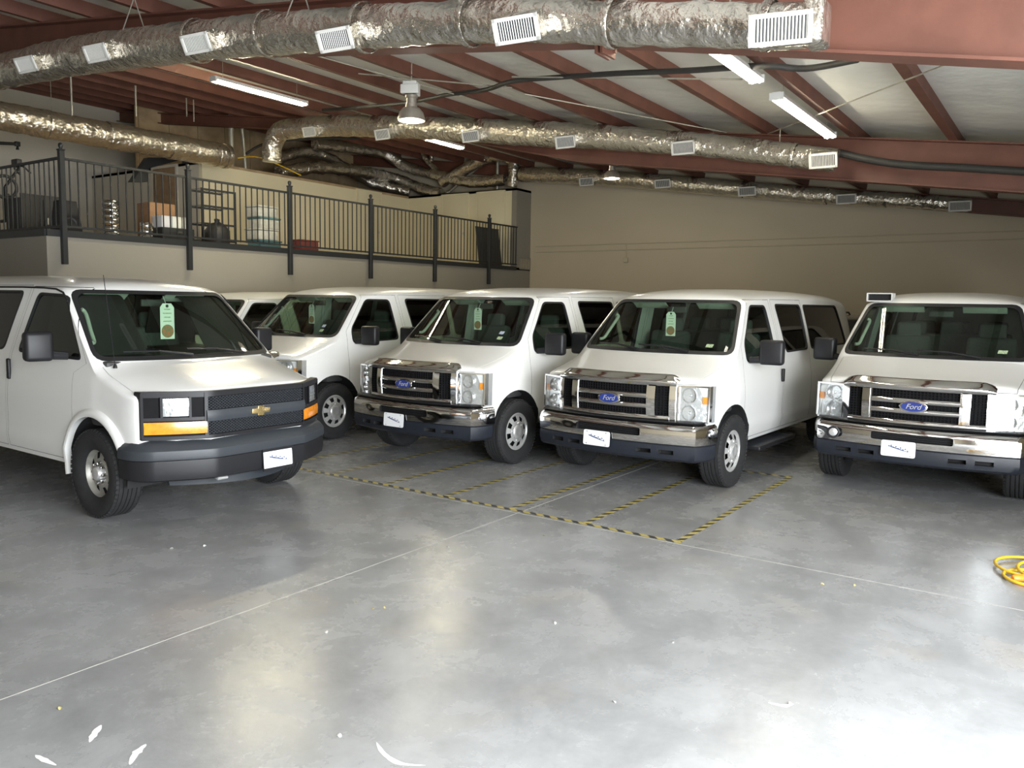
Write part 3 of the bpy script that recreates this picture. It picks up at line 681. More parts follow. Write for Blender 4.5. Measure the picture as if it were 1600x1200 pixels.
    T.add('bumper_pad', sweep([(-.13, .705), (-.05, .716), (-.03, .722), (-.04, .732), (-.13, .735)], .28).mesh('bumper_pad', 'black', 40), bi)
    val = sweep([(-.10, .36), (-.05, .345), (-.015, .37), (.0, .43), (-.005, .50), (-.03, .515), (-.10, .515)], .26).mesh('valance', 'dkblue_pl', 0)
    for yy in (-.62, -.40, .40, .62): val = solid(val, MB().box((.85, yy, .435), (.2, .15, .042)).mesh('c', 'dark', 0), 'DIFFERENCE')
    T.add('valance', finish(val, 'valance', 40), bi, label='dark plastic air dam')
    T.add('valance_backing', MB().box((.76, 0, .43), (.03, 1.5, .12)).mesh('valance_backing', 'dark', 0), bi)
    plate_mesh(T, .925, -.10, .505)
    fl_ = T.add('fog_lamp', MB().lathe([(.0, -.01), (.055, -.01), (.062, .0), (.062, .02), (.052, .022), (.04, .01), (0, .004)], 20).mesh('fog_lamp', 'black', 40), None, (.862, -.72, .60), (0, 0, R(-80)), tag='fog')
    T.add('fog_lens', MB().lathe([(0, .016), (.03, .014), (.044, .008)], 16).mesh('fog_lens', 'reflector', 40), fl_, tag='fog')
    mirror_parts(T, S, doors, (-.46, 1.165, 1.375), (.12, .25, .26))
    for sg in (1, -1):
        hd = T.add('door_handle', rbox('door_handle', (.05, .03, .15), 'black', .01, (-1.40, sg*.985, 1.07)), doors[sg])
        T.add('running_board', rbox('running_board', (1.2, .22, .05), 'black', .015, (-1.16, sg*.94, .33)))
        gr = MB()
        for k in range(7): gr.box((-1.16, sg*(.86+k*.026), .357), (1.1, .008, .006))
        T.add('running_board_tread', gr.mesh('running_board_tread', 'grey_pl', 0), len(T.parts)-1)
    T.add('rear_bumper', rbox('rear_bumper', (.12, 1.9, .18), 'chrome', .03, (-4.76, 0, .55)))
    T.add('antenna', MB().tube([(.02, -.83, 1.27), (-.12, -.85, 2.02)], .0035, 5).lathe([(0, 0)], 3).mesh('antenna', 'black', 0), tag='ant')
    for z in (1.36+.075,): T.add('inspection_sticker', MB().box((0, 0, 0), (.002, .085, .045)).mesh('inspection_sticker', 'sticker', 0), None, (-.07, .64, z), (0, R(-43), R(-12)), 'small inspection sticker', tag='st1')
    T.add('registration_sticker', MB().box((0, 0, 0), (.002, .075, .045)).mesh('registration_sticker', 'sticker_b', 0), None, (-.125, .63, 1.495), (0, R(-43), R(-12)), 'small registration sticker', tag='st2')
    return T
# ---- black-grilled van
def chevy_like():
    S = Spec(); S.wb = 3.43; S.track = .85; S.arch_r = .47; S.arch_z = .40; S.zb = .40
    S.hw = table([(0, .82), (.30, .88), (.40, .925), (.50, .945), (.56, .955), (.60, .948), (.9, .955), (1.1, .945), (1.30, .91), (1.6, .855), (1.9, .79), (1.98, .765), (2.1, .70), (2.4, .6)])
    S.zlow = [.98, .9, .8, .7, .64, .60, .56, .5, .45]
    S.st = [(.90, 1.05, .05, 3, .955), (.892, 1.08, .06, 3, .962), (.87, 1.105, .07, 3, .97), (.82, 1.125, .085, 2.8, .98), (.74, 1.150, .095, 2.8, .985), (.5, 1.212, .10, 2.8, .99), (.3, 1.258, .10, 3, .995), (.20, 1.285, .09, 3.4, 1), (.14, 1.305, .07, 4, 1),
            (-.58, 1.915, .06, 4, 1), (-.66, 1.962, .09, 3, 1), (-.78, 1.99, .115, 2.7, 1), (-1.0, 2.015, .13, 2.6, 1), (-1.4, 2.035, .14, 2.6, 1), (-2.2, 2.05, .14, 2.6, 1), (-3.4, 2.05, .14, 2.6, 1), (-4.2, 2.035, .14, 2.6, .995), (-4.6, 2.0, .14, 2.6, .985), (-4.74, 1.95, .14, 2.6, .975), (-4.79, 1.85, .14, 2.6, .96)]
    xs = [s[0] for s in S.st]+[.65, .40, .25, .08, .02, -.04, -.1, -.16, -.22, -.28, -.34, -.40, -.46, -.52, -1.2, -1.8, -2.8, -3.8, -4.4]
    S.xs = sorted(set(xs), reverse=True)
    def nose(y_): return .33*max(0, (abs(y_)-.45)/.5)**1.25
    def bow(x, y_, z):
        q = .20*(y_/.95)**2
        if x > .75: return nose(y_)
        if x > .15: t = (x-.15)/.6; return t*nose(y_)+(1-t)*q
        k = 1 if x > -.75 else max(0, 1-(-.75-x)/.75); return q*k
    S.bow = bow; S.in_front = .02; S.in_back = -4.66
    S.ws = [(-.885, 1.305), (.885, 1.305), (.755, 1.905), (-.755, 1.905)]; S.frit = .035; S.wsb = (.13, 1.315); S.wst = (-.58, 1.915)
    S.wr = .07
    S.wins = [[(-.22, 1.305), (-1.385, 1.325), (-1.17, 1.875), (-.66, 1.86)],
              [(-1.66, 1.33), (-2.62, 1.335), (-2.62, 1.89), (-1.44, 1.89)],
              [(-2.74, 1.335), (-4.45, 1.345), (-4.25, 1.89), (-2.74, 1.89)]]
    S.door = [(-.33, .44), (-.33, 1.20), (-.14, 1.285), (-.66, 1.925), (-1.27, 1.93), (-1.50, 1.30), (-1.55, .44)]
    S.doors2 = [[(-1.585, .44), (-1.535, 1.30), (-1.31, 1.94), (-2.67, 1.94), (-2.67, .44)]]
    S.hood = [(1.05, -.90), (1.05, .90), (.55, .885), (.16, .875), (.0, .86), (.10, .5), (.155, 0), (.10, -.5), (.0, -.86), (.16, -.875), (.55, -.885)]; S.hood_z = 1.06
    S.mir = (-.66, 1.79)
    T = Template(); doors = make_body(S, T); add_wheels(T, S, 'steel'); add_interior(T, S, .02); wipers(T, S)
    fx = lambda y_: .912-nose(y_)
    def patch(y0, y1, z0, z1, f, d, nu=12, nv=4, sg=1, crown=0): return MB().slab(lambda u, v: (fx(y0+(y1-y0)*u)+f+crown*math.sin(math.pi*v), sg*(y0+(y1-y0)*u), z0+(z1-z0)*v), nu, nv, (-d, 0, 0))
    # black front panel
    g = T.add('grille', patch(-.895, .895, .715, .745, .012, .09, 30, 2).mesh('grille', 'black', 50), None, (0, 0, 0), (0, 0, 0), 'matt black grille panel')
    T.add('grille_bar', patch(-.895, .895, 1.055, 1.10, .006, .09, 30, 3).mesh('grille_bar', 'black', 50), g)
    T.add('grille_bar', patch(-.50, .50, .855, .945, .022, .07, 14, 4, 1, .008).mesh('grille_bar', 'grey_pl', 50), g)
    T.add('grille_backing', patch(-.89, .89, .72, 1.09, -.004, .05, 30, 2).mesh('grille_backing', 'meshblack', 0), g)
    ms = MB()
    for row in range(9):
        for (za, zb_) in ((.752, .852), (.950, 1.052)):
            z = za+(row+.5)*(zb_-za)/9
            for k in range(30):
                y_ = -.478+(k+(.5 if row % 2 else 0))*.956/30; ms.box((fx(y_)+.002, y_, z), (.018, .022, .0055))
    T.add('grille_mesh', ms.mesh('grille_mesh', 'grey_pl', 0), g, kind='stuff')
    for sg in (1, -1):
        for (a, b) in ((.485, .51), (.885, .90)): T.add('grille_post', patch(a, b, .72, 1.09, .012, .09, 2, 4, sg).mesh('grille_post', 'black', 50), g)
        T.add('grille_bar', patch(.50, .895, .868, .895, .008, .07, 8, 2, sg).mesh('grille_bar', 'black', 50), g)
        def flatbox(y0, y1, z0, z1, m_, f, d): return patch(y0, y1, z0, z1, f, d, 6, 4, sg, .006).mesh('p', m_, 50)
        h = T.add('headlight', flatbox(.615, .775, .905, 1.048, 'reflector', .008, .05), None, (0, 0, 0), (0, 0, 0), 'small square sealed headlight')
        T.add('headlight_lens', flatbox(.615, .775, .905, 1.048, 'lens', .018, .006), h)
        T.add('headlight_bezel', MB().add(*(lambda q: (q.v, q.f))(patch(.600, .615, .895, 1.058, .020, .06, 2, 2, sg))).add(*(lambda q: (q.v, q.f))(patch(.775, .79, .895, 1.058, .020, .06, 2, 2, sg))).mesh('headlight_bezel', 'black', 50), h)
        s_ = T.add('turn_signal', flatbox(.495, .885, .762, .858, 'amber', .012, .04), None, (0, 0, 0), (0, 0, 0), 'long amber turn signal')
    bt = [(-.092, -.012), (-.088, .022), (-.032, .022), (-.032, .042), (.034, .042), (.034, .022), (.094, .022), (.088, -.022), (.032, -.022), (.032, -.042), (-.034, -.042), (-.034, -.022)]
    bt[0] = (-.092, -.022)
    T.add('badge', MB().prism(bt, 0, .93, .952).mesh('badge', 'gold', 40, .004, 2), None, (0, 0, .90), (0, 0, 0), 'gold bow-tie badge')
    # bumper
    def path(n):
        out = []
        for k in range(n+1):
            t = -1+2*k/n; a = abs(t); s = 1 if t >= 0 else -1
            if a < .84: y_ = a/.84*.90; out.append((.985-nose(y_)*.80-.03*(y_/.9)**2, s*y_))
            else: q = (a-.84)/.16; out.append((.985-nose(.90)*.80-.03-.30*q, s*(.90+.085*math.sin(min(1, q*1.6)*math.pi/2))))
        return out
    def sweep(sec, n=60):
        pa = path(n); V = []; m_ = len(sec)
        for i, (x, y_) in enumerate(pa):
            x0, y0 = pa[max(i-1, 0)]; x1, y1 = pa[min(i+1, n)]; tx, ty = x1-x0, y1-y0; l = math.hypot(tx, ty); nx, ny = ty/l, -tx/l
            V += [(x+nx*d, y_+ny*d, z) for d, z in sec]
        Fc = [(i*m_+k, i*m_+(k+1) % m_, (i+1)*m_+(k+1) % m_, (i+1)*m_+k) for i in range(n) for k in range(m_)]+[tuple(range(m_)), tuple(n*m_+k for k in range(m_))]
        return MB().add(V, Fc)
    bi = T.add('bumper', sweep([(-.14, .40), (-.05, .385), (-.02, .40), (-.008, .46), (-.012, .555), (-.03, .562), (-.14, .562)]).mesh('bumper', 'black', 40), None, (0, 0, 0), (0, 0, 0), 'black plastic front bumper')
    T.add('bumper_top', sweep([(-.14, .562), (-.004, .562), (.0, .58), (-.004, .635), (-.03, .67), (-.09, .715), (-.14, .722)]).mesh('bumper_top', 'grey_pl', 30), bi, label='grey plastic bumper step')
    T.add('air_dam', MB().slab(lambda u, v: (.86-.30*(2*u-1)**2-.05*v, (2*u-1)*.62, .30+.10*v), 16, 2, (-.03, 0, 0)).mesh('air_dam', 'grey_pl', 40), bi)
    T.add('tow_hook', MB().tube([(.86, -.42, .40), (.93, -.42, .375), (.93, -.34, .375), (.86, -.34, .40)], .014, 8).mesh('tow_hook', 'satin', 40), bi)
    plate_mesh(T, .985, .14, .47, True)
    mirror_parts(T, S, doors, (-.50, 1.13, 1.42), (.12, .22, .25))
    for sg in (1, -1):
        T.add('door_handle', rbox('door_handle', (.045, .03, .19), 'black', .012, (-1.475, sg*.952, 1.165)), doors[sg])
        n = 28; V = []
        arc = [(math.cos(math.pi*(.16+.90*k/n)), math.sin(math.pi*(.16+.90*k/n))) for k in range(n+1)]
        fl_ = MB(); sec = [(.455, -.03), (.455, .022), (.475, .030), (.515, .012), (.535, -.02)]
        for ca, sa in arc:
            for r, d in sec: z = r*sa+S.arch_z; V.append((r*ca, sg*(S.hw(max(z, .42))+d), z))
        m_ = len(sec); fl_.add(V, [(i*m_+k, i*m_+k+1, (i+1)*m_+k+1, (i+1)*m_+k) for i in range(n) for k in range(m_-1)])
        T.add('wheel_arch_flare', fl_.mesh('wheel_arch_flare', 'paint', 50))
        V2 = [(p[0]-S.wb, p[1], p[2]) for p in V]; T.add('wheel_arch_flare', MB().add(V2, fl_.f).mesh('wheel_arch_flare', 'paint', 50))
    T.add('rear_bumper', rbox('rear_bumper', (.12, 1.88, .18), 'black', .03, (-4.82, 0, .52)))
    dr = MB()
    for sg in (1, -1): dr.tube([(x_-S.bow(x_, S.hw(z_), z_), sg*(S.hw(z_)+.004), z_) for x_, z_ in ((-.47, 1.80), (-.58, 1.875), (-.72, 1.905), (-1.0, 1.915), (-1.5, 1.92), (-2.5, 1.92), (-4.3, 1.915))], .009, 6)
    T.add('drip_rail', dr.mesh('drip_rail', 'gasket', 0), kind='stuff')
    T.add('antenna', MB().tube([(.10, -.80, 1.27), (.02, -.83, 2.02)], .003, 5).mesh('antenna', 'black', 0))
    T.add('antenna_base', MB().lathe([(.018, 0), (.015, .02), (.006, .035), (0, .035)], 10, 'z').mesh('antenna_base', 'black', 40), len(T.parts)-1, (.10, -.80, 1.255))
    return T

TF = ford_like(); TC = chevy_like()
PI = math.pi
TC.place('passenger_van', (4.464, 6.605, 0), -PI/2-R(.74), 'white van with black grille and amber signals, nearest on the left')
v4 = TF.place('passenger_van', (8.08, 3.747, 0), R(177.9), 'white chrome-grilled van beside the yellow tape corner, passenger windows visible', 'chrome-grilled vans in a row', skip=('fog', 'st2', 'ant'))
v3 = TF.place('passenger_van', (7.68, 6.151, 0), R(178.9), 'white chrome-grilled van in the middle of the row, left of the taped corner', 'chrome-grilled vans in a row', skip=('fog', 'ant'))
v2 = TF.place('passenger_van', (7.50, 8.98, 0), R(180), 'white van whose front is hidden behind the black-grilled van', 'chrome-grilled vans in a row', skip=('fog', 'ant'))
v5 = TF.place('passenger_van', (9.42, 1.208, 0), R(179.7), 'white chrome-grilled van cut off by the right edge', 'chrome-grilled vans in a row', skip=('st2', 'ant'))
v1 = TF.place('passenger_van', (7.54, 11.4, 0), R(180), 'white van farthest back beside balcony wall, only roof and windows showing', 'chrome-grilled vans in a row', scale=.955, skip=('fog', 'ant', 'st1', 'st2', 'mir'))

# hang tags behind the windshields (hanging from the mirrors)
tagm = MB().prism([(-.058, -.135), (.058, -.135), (.058, .105), (.035, .135), (-.035, .135), (-.058, .105)], 0, -.001, .001).mesh('hang_tag', 'paper', 0)
seal = MB().lathe([(0, 0), (.05, 0), (.05, .002), (0, .002)], 24).mesh('seal', 'seal_red', 0)
lines = MB()
for k in range(4): lines.box((0, 0, .09-.03*k), (.001, .05+.02*(k % 2), .008))
lines = lines.mesh('print_lines', 'sticker', 0)
hole = MB().lathe([(0, 0), (.012, 0), (.012, .002), (0, .002)], 12).mesh('tag_hole', 'blackink', 0)
def hang_tag(px, py, yaw, label, lx, ly, lz, sc=1.0):
    c, s = math.cos(yaw), math.sin(yaw)
    o = obj('hang_tag', tagm, None, (px+c*lx-s*ly, py+s*lx+c*ly, lz), (0, 0, yaw), label=label, category='tag', group='cardboard tags hung in windshields'); o.scale = (sc,)*3
    obj('seal', seal, o, (.0012, 0, -.075), (0, 0, R(-90))); obj('print_lines', lines, o, (.0015, 0, 0)); obj('tag_hole', hole, o, (.0012, 0, .115), (0, 0, R(-90)))
    obj('string', MB().tube([(0, 0, .11), (-.05, 0, .19)], .002, 4).mesh('string', 'paper', 0), o)
hang_tag(4.464, 6.605, -PI/2, 'white cardboard tag hanging in windshield of black-grilled van', -.49, .05, 1.62, 1.25)
hang_tag(8.08, 3.747, R(177.9), 'white cardboard tag hanging in windshield beside taped corner', -.47, .0, 1.64)
hang_tag(7.68, 6.151, R(178.9), 'white cardboard tag hanging in windshield of middle van', -.47, .0, 1.64)
hang_tag(7.50, 8.98, PI, 'white cardboard tag hanging in windshield of half-hidden van', -.47, .0, 1.64)

# dark vehicle parked behind the row
def suv():
    S = Spec(); S.zb = .35; S.hw = table([(0, .8), (.35, .86), (.6, .92), (.95, .92), (1.1, .88), (1.7, .68), (2.4, .5)]); S.zlow = [.85, .7, .6, .5, .4]
    S.st = [(.85, .85, .06, 3, .9), (.8, .95, .08, 3, .95), (.3, 1.05, .08, 3, 1), (-.2, 1.10, .06, 4, 1), (-.95, 1.62, .06, 4, 1), (-1.2, 1.68, .1, 2.7, 1), (-2.4, 1.72, .1, 2.7, 1), (-3.5, 1.68, .1, 2.7, 1), (-3.7, 1.6, .1, 2.7, .97), (-3.85, 1.1, .1, 2.7, .95)]
    S.xs = [s[0] for s in S.st]; S.xs = sorted(set(S.xs+[-.4, -.6, -.8, -1.8, -3.0]), reverse=True); S.bow = lambda x, y_, z: .12*(y_/.9)**2 if x > -1.2 else 0
    t = thing('parked_car', 'dark car mostly hidden between the two right-hand vans', 'car', (14.75, 3.32, 0), PI)
    body = loft(S, material='suv'); glass_w = cut_x(rounded([(-.70, 1.13), (.70, 1.13), (.58, 1.60), (-.58, 1.60)], .06), -1.2, .2)
    obj('body', finish(body, 'body'), t)
    obj('windshield', finish(solid(loft(S, -.004), solid(loft(S, .01), glass_w, 'UNION'), 'INTERSECT') if False else solid(loft(S, -.004), glass_w, 'INTERSECT'), 'windshield', force='dash'), t)
    tyre, rm, back, hub, nut = WM
    for ax in (0, -2.75):
        for sg in (1, -1):
            wq = obj('wheel', rm, t, (ax, sg*.84, TYRE_R), (0, 0, 0 if sg > 0 else PI)); obj('tyre', tyre, wq)
    for sg in (1, -1):
        obj('headlight', rbox('headlight', (.1, .3, .14), 'reflector', .02, (.76, sg*.66, .82)), t)
        obj('roof_rail', MB().tube([(-1.2, sg*.56, 1.70), (-1.4, sg*.56, 1.76), (-3.2, sg*.56, 1.76), (-3.4, sg*.56, 1.69)], .018, 8).mesh('roof_rail', 'black', 40), t)
    obj('grille', rbox('grille', (.06, .9, .2), 'chrome', .02, (.84, 0, .76)), t); obj('bumper', rbox('bumper', (.16, 1.7, .22), 'suv', .05, (.80, 0, .5)), t)
WM = wheel_meshes('cover')
suv()
# white box on the roof corner of the right-hand van
rb = thing('roof_box', 'small white open-fronted box on roof corner of right-hand van', 'box', (10.10, 1.84, 1.93))
mb = MB()
for zz in (.0, .085): mb.box((0, 0, zz+.005), (.2, .27, .010))
for yy in (-.13, .13): mb.box((0, yy, .045), (.2, .010, .08))
obj('box_shell', mb.mesh('box_shell', 'lampwhite', 0), rb); obj('box_inside', MB().box((.03, 0, .045), (.13, .25, .075)).mesh('box_inside', 'black', 0), rb)

# ---------------------------------------------------------------- hazard tape on the floor
def tape(a, b, label, lift=.0012):
    a = Vector((*a, 0)); b = Vector((*b, 0)); d = b-a; L_ = d.length; n = max(2, int(L_/.15)); mb = MB()
    ph = random.random()*6
    mb.slab(lambda u, v: (u*L_, (v-.5)*.052+.004*math.sin(u*L_*3+ph), 0), n, 1, (0, 0, .0006))
    obj('hazard_tape', mb.mesh('hazard_tape', 'hazard', 0), None, (a.x, a.y, lift), (0, 0, math.atan2(d.y, d.x)), label=label, category='tape', group='yellow and black floor tape')
tape((5.88, 2.41), (5.94, 8.6), 'long striped tape line along the fronts of the taped bays', .0016)
tape((5.86, 2.44), (8.98, 2.44), 'outermost striped tape line leading back from the taped corner')
tape((8.93, 2.42), (8.93, 4.6), 'short striped tape line behind the front wheel of the taped-corner van', .0016)
for yy, nm in ((3.285, 'second'), (4.06, 'third'), (4.83, 'fourth'), (5.62, 'fifth'), (6.40, 'sixth'), (7.2, 'seventh')):
    tape((5.9, yy), (8.9, yy), nm+' striped cross line of floor tape counted from the taped corner')

# ---------------------------------------------------------------- pixel helper for placing things measured in the photograph at real depth
def ray(px, py): return fw+(px-800)/F_PX*rt2-(py-600)/F_PX*up2
CO = Vector((0, 0, CAM_H))
def atx(px, py, x): d = ray(px, py); return CO+d*(x/d.x)
def aty(px, py, y_): d = ray(px, py); return CO+d*(y_/d.y)
def aty_in(px, py, y_, xm=18.42):
    p = aty(px, py, y_); return atx(px, py, xm) if p.x > xm else p
def atroof(px, py, off=0): d = ray(px, py); return CO+d*((ROOF0+off-CAM_H)/(d.z-SL*d.y))

# ---------------------------------------------------------------- ducts
def duct_mesh(path, r, name='duct_run', seg=20, crumple=.018, per=.05):
    path = [Vector(p) for p in path]; P = [path[0]]
    for a, b in zip(path[:-1], path[1:]):
        k = max(1, int((b-a).length/per)); P += [a+(b-a)*(i+1)/k for i in range(k)]
    n = len(P); rr = r if callable(r) else (lambda t: r)
    mb = MB().tube(P, [rr(i/(n-1)) for i in range(n)], seg)
    out = []
    for i, v in enumerate(mb.v):
        c = P[min(i//seg, n-1)]; d = Vector(v)-c
        q = noise.noise(Vector(v)*6.0)*crumple+noise.noise(Vector(v)*17.0)*crumple*.5
        out.append(tuple(Vector(v)+d.normalized()*q))
    mb.v = out; return mb.mesh(name, 'foil', 60)
def ring(c, t, r, w_=.03, name='duct_strap', material='foil'):
    t = Vector(t).normalized(); c = Vector(c)
    return MB().tube([c-t*w_, c-t*w_*.6, c, c+t*w_*.6, c+t*w_], [r, r+.008, r+.004, r+.008, r], 20, caps=False).mesh(name, material, 60)
def register(parent, pos, facing, size=(.34, .17), boot=.16, name='air_register'):
    f = Vector(facing).normalized(); q = f.to_track_quat('X', 'Z').to_euler()
    fr = MB(); w_, h_ = size
    for a in (-1, 1): fr.box((0, a*(w_/2-.012), 0), (.02, .024, h_)).box((0, 0, a*(h_/2-.012)), (.02, w_, .024))
    o = obj(name, fr.mesh(name, 'register', 0), parent, pos, q)
    sl = MB()
    for k in range(16): sl.box((-.004, -w_/2+.03+k*(w_-.06)/15, 0), (.012, .006, h_-.04), Matrix.Rotation(R(35), 3, 'Z'))
    obj('louvre', sl.mesh('louvre', 'register', 0), o)
    obj('register_throat', MB().box((-.03, 0, 0), (.04, w_-.03, h_-.03)).mesh('register_throat', 'grey_pl', 0), o)
    bt = MB(); n = 5
    bt.slab(lambda u, v: (-.01-boot*u, (v-.5)*w_*(1-.15*u), h_/2*(1+.1*u)+.012*noise.noise(Vector((u*5, v*5, pos[1]*3)))), n, n, (0, 0, -.012))
    bt.slab(lambda u, v: (-.01-boot*u, (v-.5)*w_*(1-.15*u), -h_/2*(1+.1*u)-.012*noise.noise(Vector((u*5, v*5, pos[1]*7)))), n, n, (0, 0, .012))
    for sg in (-1, 1): bt.slab(lambda u, v: (-.01-boot*u, sg*w_/2*(1-.15*u), (v-.5)*h_+.012*noise.noise(Vector((u*5, v*5, pos[1]*9)))), n, n, (0, -sg*.012, 0))
    obj('register_boot', bt.mesh('register_boot', 'foil', 60), o)
def hanger(parent, c, r):
    top = rz(c[1])+.02
    mb = MB().tube([(c[0]-.01, c[1], top), (c[0]-r*.75, c[1], c[2]+r*.7)], .006, 4).tube([(c[0]+.01, c[1], top), (c[0]+r*.75, c[1], c[2]+r*.7)], .006, 4)
    obj('duct_hanger', mb.mesh('duct_hanger', 'galv', 0), parent)
# near duct, along the near beam
XD = 5.0
c1 = [atx(px, py, XD) for px, py in ((1262, 40), (1200, 40), (1000, 37), (800, 33), (650, 38), (520, 47), (400, 55), (310, 64), (150, 83), (40, 104), (-80, 132), (-220, 175))]
d1 = thing('foil_duct', 'large foil-wrapped duct running along the near red beam at top', 'duct', tuple(c1[0]))
off = -c1[0]
def rel(pts, o): return [Vector(p)-o for p in pts]
p1 = smoothpath(rel(c1, c1[0]), 5); r1 = lambda t: .125+.075*min(1, t*2.2)
obj('duct_run', duct_mesh(p1, r1), d1)
obj('duct_end', rbox('duct_end', (.22, .12, .26), 'foil', .03, (0, -.05, 0)), d1)
for k in range(5, len(p1)-1, 6):
    obj('duct_strap', ring(p1[k], p1[k+1]-p1[k-1], r1(k/len(p1))), d1)
for k in (7, 17, 27, 38):
    if k < len(p1): cc = Vector(p1[k])+c1[0]; top = rz(cc.y)-cc.z; obj('duct_hanger', MB().tube([p1[k]+Vector((-.15, 0, .1)), p1[k]+Vector((0, 0, top))], .006, 4).tube([p1[k]+Vector((.15, 0, .1)), p1[k]+Vector((0, 0, top))], .006, 4).mesh('duct_hanger', 'galv', 0), d1)
for px, py in ((1219, 45), (806, 46), (523, 62), (306, 68), (150, 83), (40, 101)):
    q = atx(px, py, XD-.30); register(d1, q-c1[0], (-.9, -.1, -.42) if px < 1000 else (-1, -.25, -.25))
# middle duct along the second beam with the elbow down to the room
XE = 11.6
c2 = [atx(px, py, XE) for px, py in ((1308, 250), (1240, 243), (1100, 227), (900, 212), (800, 207), (640, 199), (520, 197), (450, 202))]
e0 = c2[-1]
c2 += [e0+Vector((0, .32, -.06)), e0+Vector((0, .50, -.30)), e0+Vector((0, .53, -.62))]
d2 = thing('foil_duct', 'foil duct below the second beam, elbowing down at its left end', 'duct', tuple(c2[0])); o2 = c2[0].copy()
p2 = smoothpath(rel(c2, o2), 5); r2 = lambda t: .15+.05*min(1, t*2.5)
obj('duct_run', duct_mesh(p2, r2), d2)
for k in range(5, len(p2)-1, 6): obj('duct_strap', ring(p2[k], p2[k+1]-p2[k-1], r2(k/len(p2))), d2)
for px, py in ((1286, 251), (1067, 231), (883, 222), (735, 213), (597, 210), (483, 206)):
    register(d2, atx(px, py, XE-.28)-o2, (-1, 0, -.3), (.36, .19))
for k in (6, 14, 22, 30):
    if k < len(p2): hanger(d2, p2[k], .0) if False else obj('duct_hanger', MB().tube([p2[k]+Vector((0, 0, .16)), p2[k]+Vector((0, 0, rz((p2[k]+o2).y)-(p2[k]+o2).z))], .007, 5).mesh('duct_hanger', 'galv', 0), d2)
# far duct on the back wall
XF = 18.35
c3 = [atx(px, py, XF) for px, py in ((1515, 321), (1420, 314), (1320, 309), (1160, 296), (1000, 283), (880, 275), (815, 273))]
d3 = thing('foil_duct', 'foil duct hugging the top of the far beige wall', 'duct', tuple(c3[0])); o3 = c3[0].copy()
p3 = smoothpath(rel(c3, o3), 5); r3 = lambda t: .13+.06*min(1, t*2)
obj('duct_run', duct_mesh(p3, r3), d3)
for k in range(3, len(p3)-1, 4): obj('duct_strap', ring(p3[k], p3[k+1]-p3[k-1], r3(k/len(p3))), d3)
for px, py in ((1500, 322), (1322, 311), (1167, 299), (1035, 287), (916, 284)): register(d3, atx(px, py, XF-.26)-o3, (-1, 0, -.3), (.40, .2))
# left duct over the balcony
YL = 15.2
c4 = [aty(px, py, YL) for px, py in ((-160, 152), (0, 181), (120, 203), (240, 224), (352, 244))]
d4 = thing('foil_duct', 'foil duct crossing above the balcony at far left', 'duct', tuple(c4[0])); o4 = c4[0].copy()
p4 = smoothpath(rel(c4, o4), 5); obj('duct_run', duct_mesh(p4, .245), d4)
for k in (4, 8, 12, 16, 19): obj('duct_strap', ring(p4[k], p4[k+1]-p4[k-1], .25), d4)
obj('duct_end', ring(p4[-1], p4[-1]-p4[-2], .26, .05, 'duct_end'), d4)
for px in (113, 213, 292, 303):
    a = aty(px, 190, YL-.05); zt_ = rz(a.y); t = obj('hanger_rod', MB().tube([(a.x, a.y, a.z+.1 if px != 303 else a.z), (a.x, a.y, zt_)], .018 if px < 290 else .012, 6).mesh('hanger_rod', 'galv', 40), d4)
    t.matrix_parent_inverse = Matrix.Translation(-o4)
# flexible ducts heaped on the room
def flex(pts, yy, r, label):
    P = [aty_in(px, py, yy+dy) for px, py, dy in pts]; o = P[0].copy()
    t = thing('flexible_duct', label, 'duct', tuple(o), 0, 'flexible ducts on the room top'); pp = smoothpath(rel(P, o), 6)
    n = len(pp); obj('duct_run', duct_mesh(pp, lambda u: r*(1+.05*math.sin(u*60)), crumple=.03), t)
    for k in range(4, n-1, 7): obj('duct_strap', ring(pp[k], pp[k+1]-pp[k-1], r), t)
flex([(435, 268, 0), (500, 262, 0), (560, 268, .1), (620, 280, .2), (660, 295, .2), (690, 303, .1)], 16.85, .16, 'lowest flexible foil duct sagging along the room top')
flex([(492, 225, 0), (560, 232, 0), (600, 240, 0), (640, 262, .1), (690, 275, .2), (740, 285, .3), (790, 280, .1)], 17.1, .15, 'flexible foil duct dipping in the middle above the room')
flex([(432, 250, 0), (470, 238, 0), (510, 245, 0), (540, 262, .1), (580, 285, 0), (640, 300, 0)], 17.35, .14, 'flexible foil duct rising from the elbow end')
flex([(690, 285, 0), (730, 262, 0), (765, 246, 0), (795, 246, 0), (803, 262, 0), (800, 292, 0)], 17.2, .15, 'flexible foil duct bending over at the right end of the room')
flex([(657, 222, 0), (660, 240, 0), (668, 252, 0), (682, 266, 0)], 17.2, .07, 'thin flexible duct dropping below the short tube lamp')
flex([(672, 224, 0), (674, 238, 0), (674, 252, 0)], 17.4, .06, 'thinnest straight foil pipe below the short tube lamp')

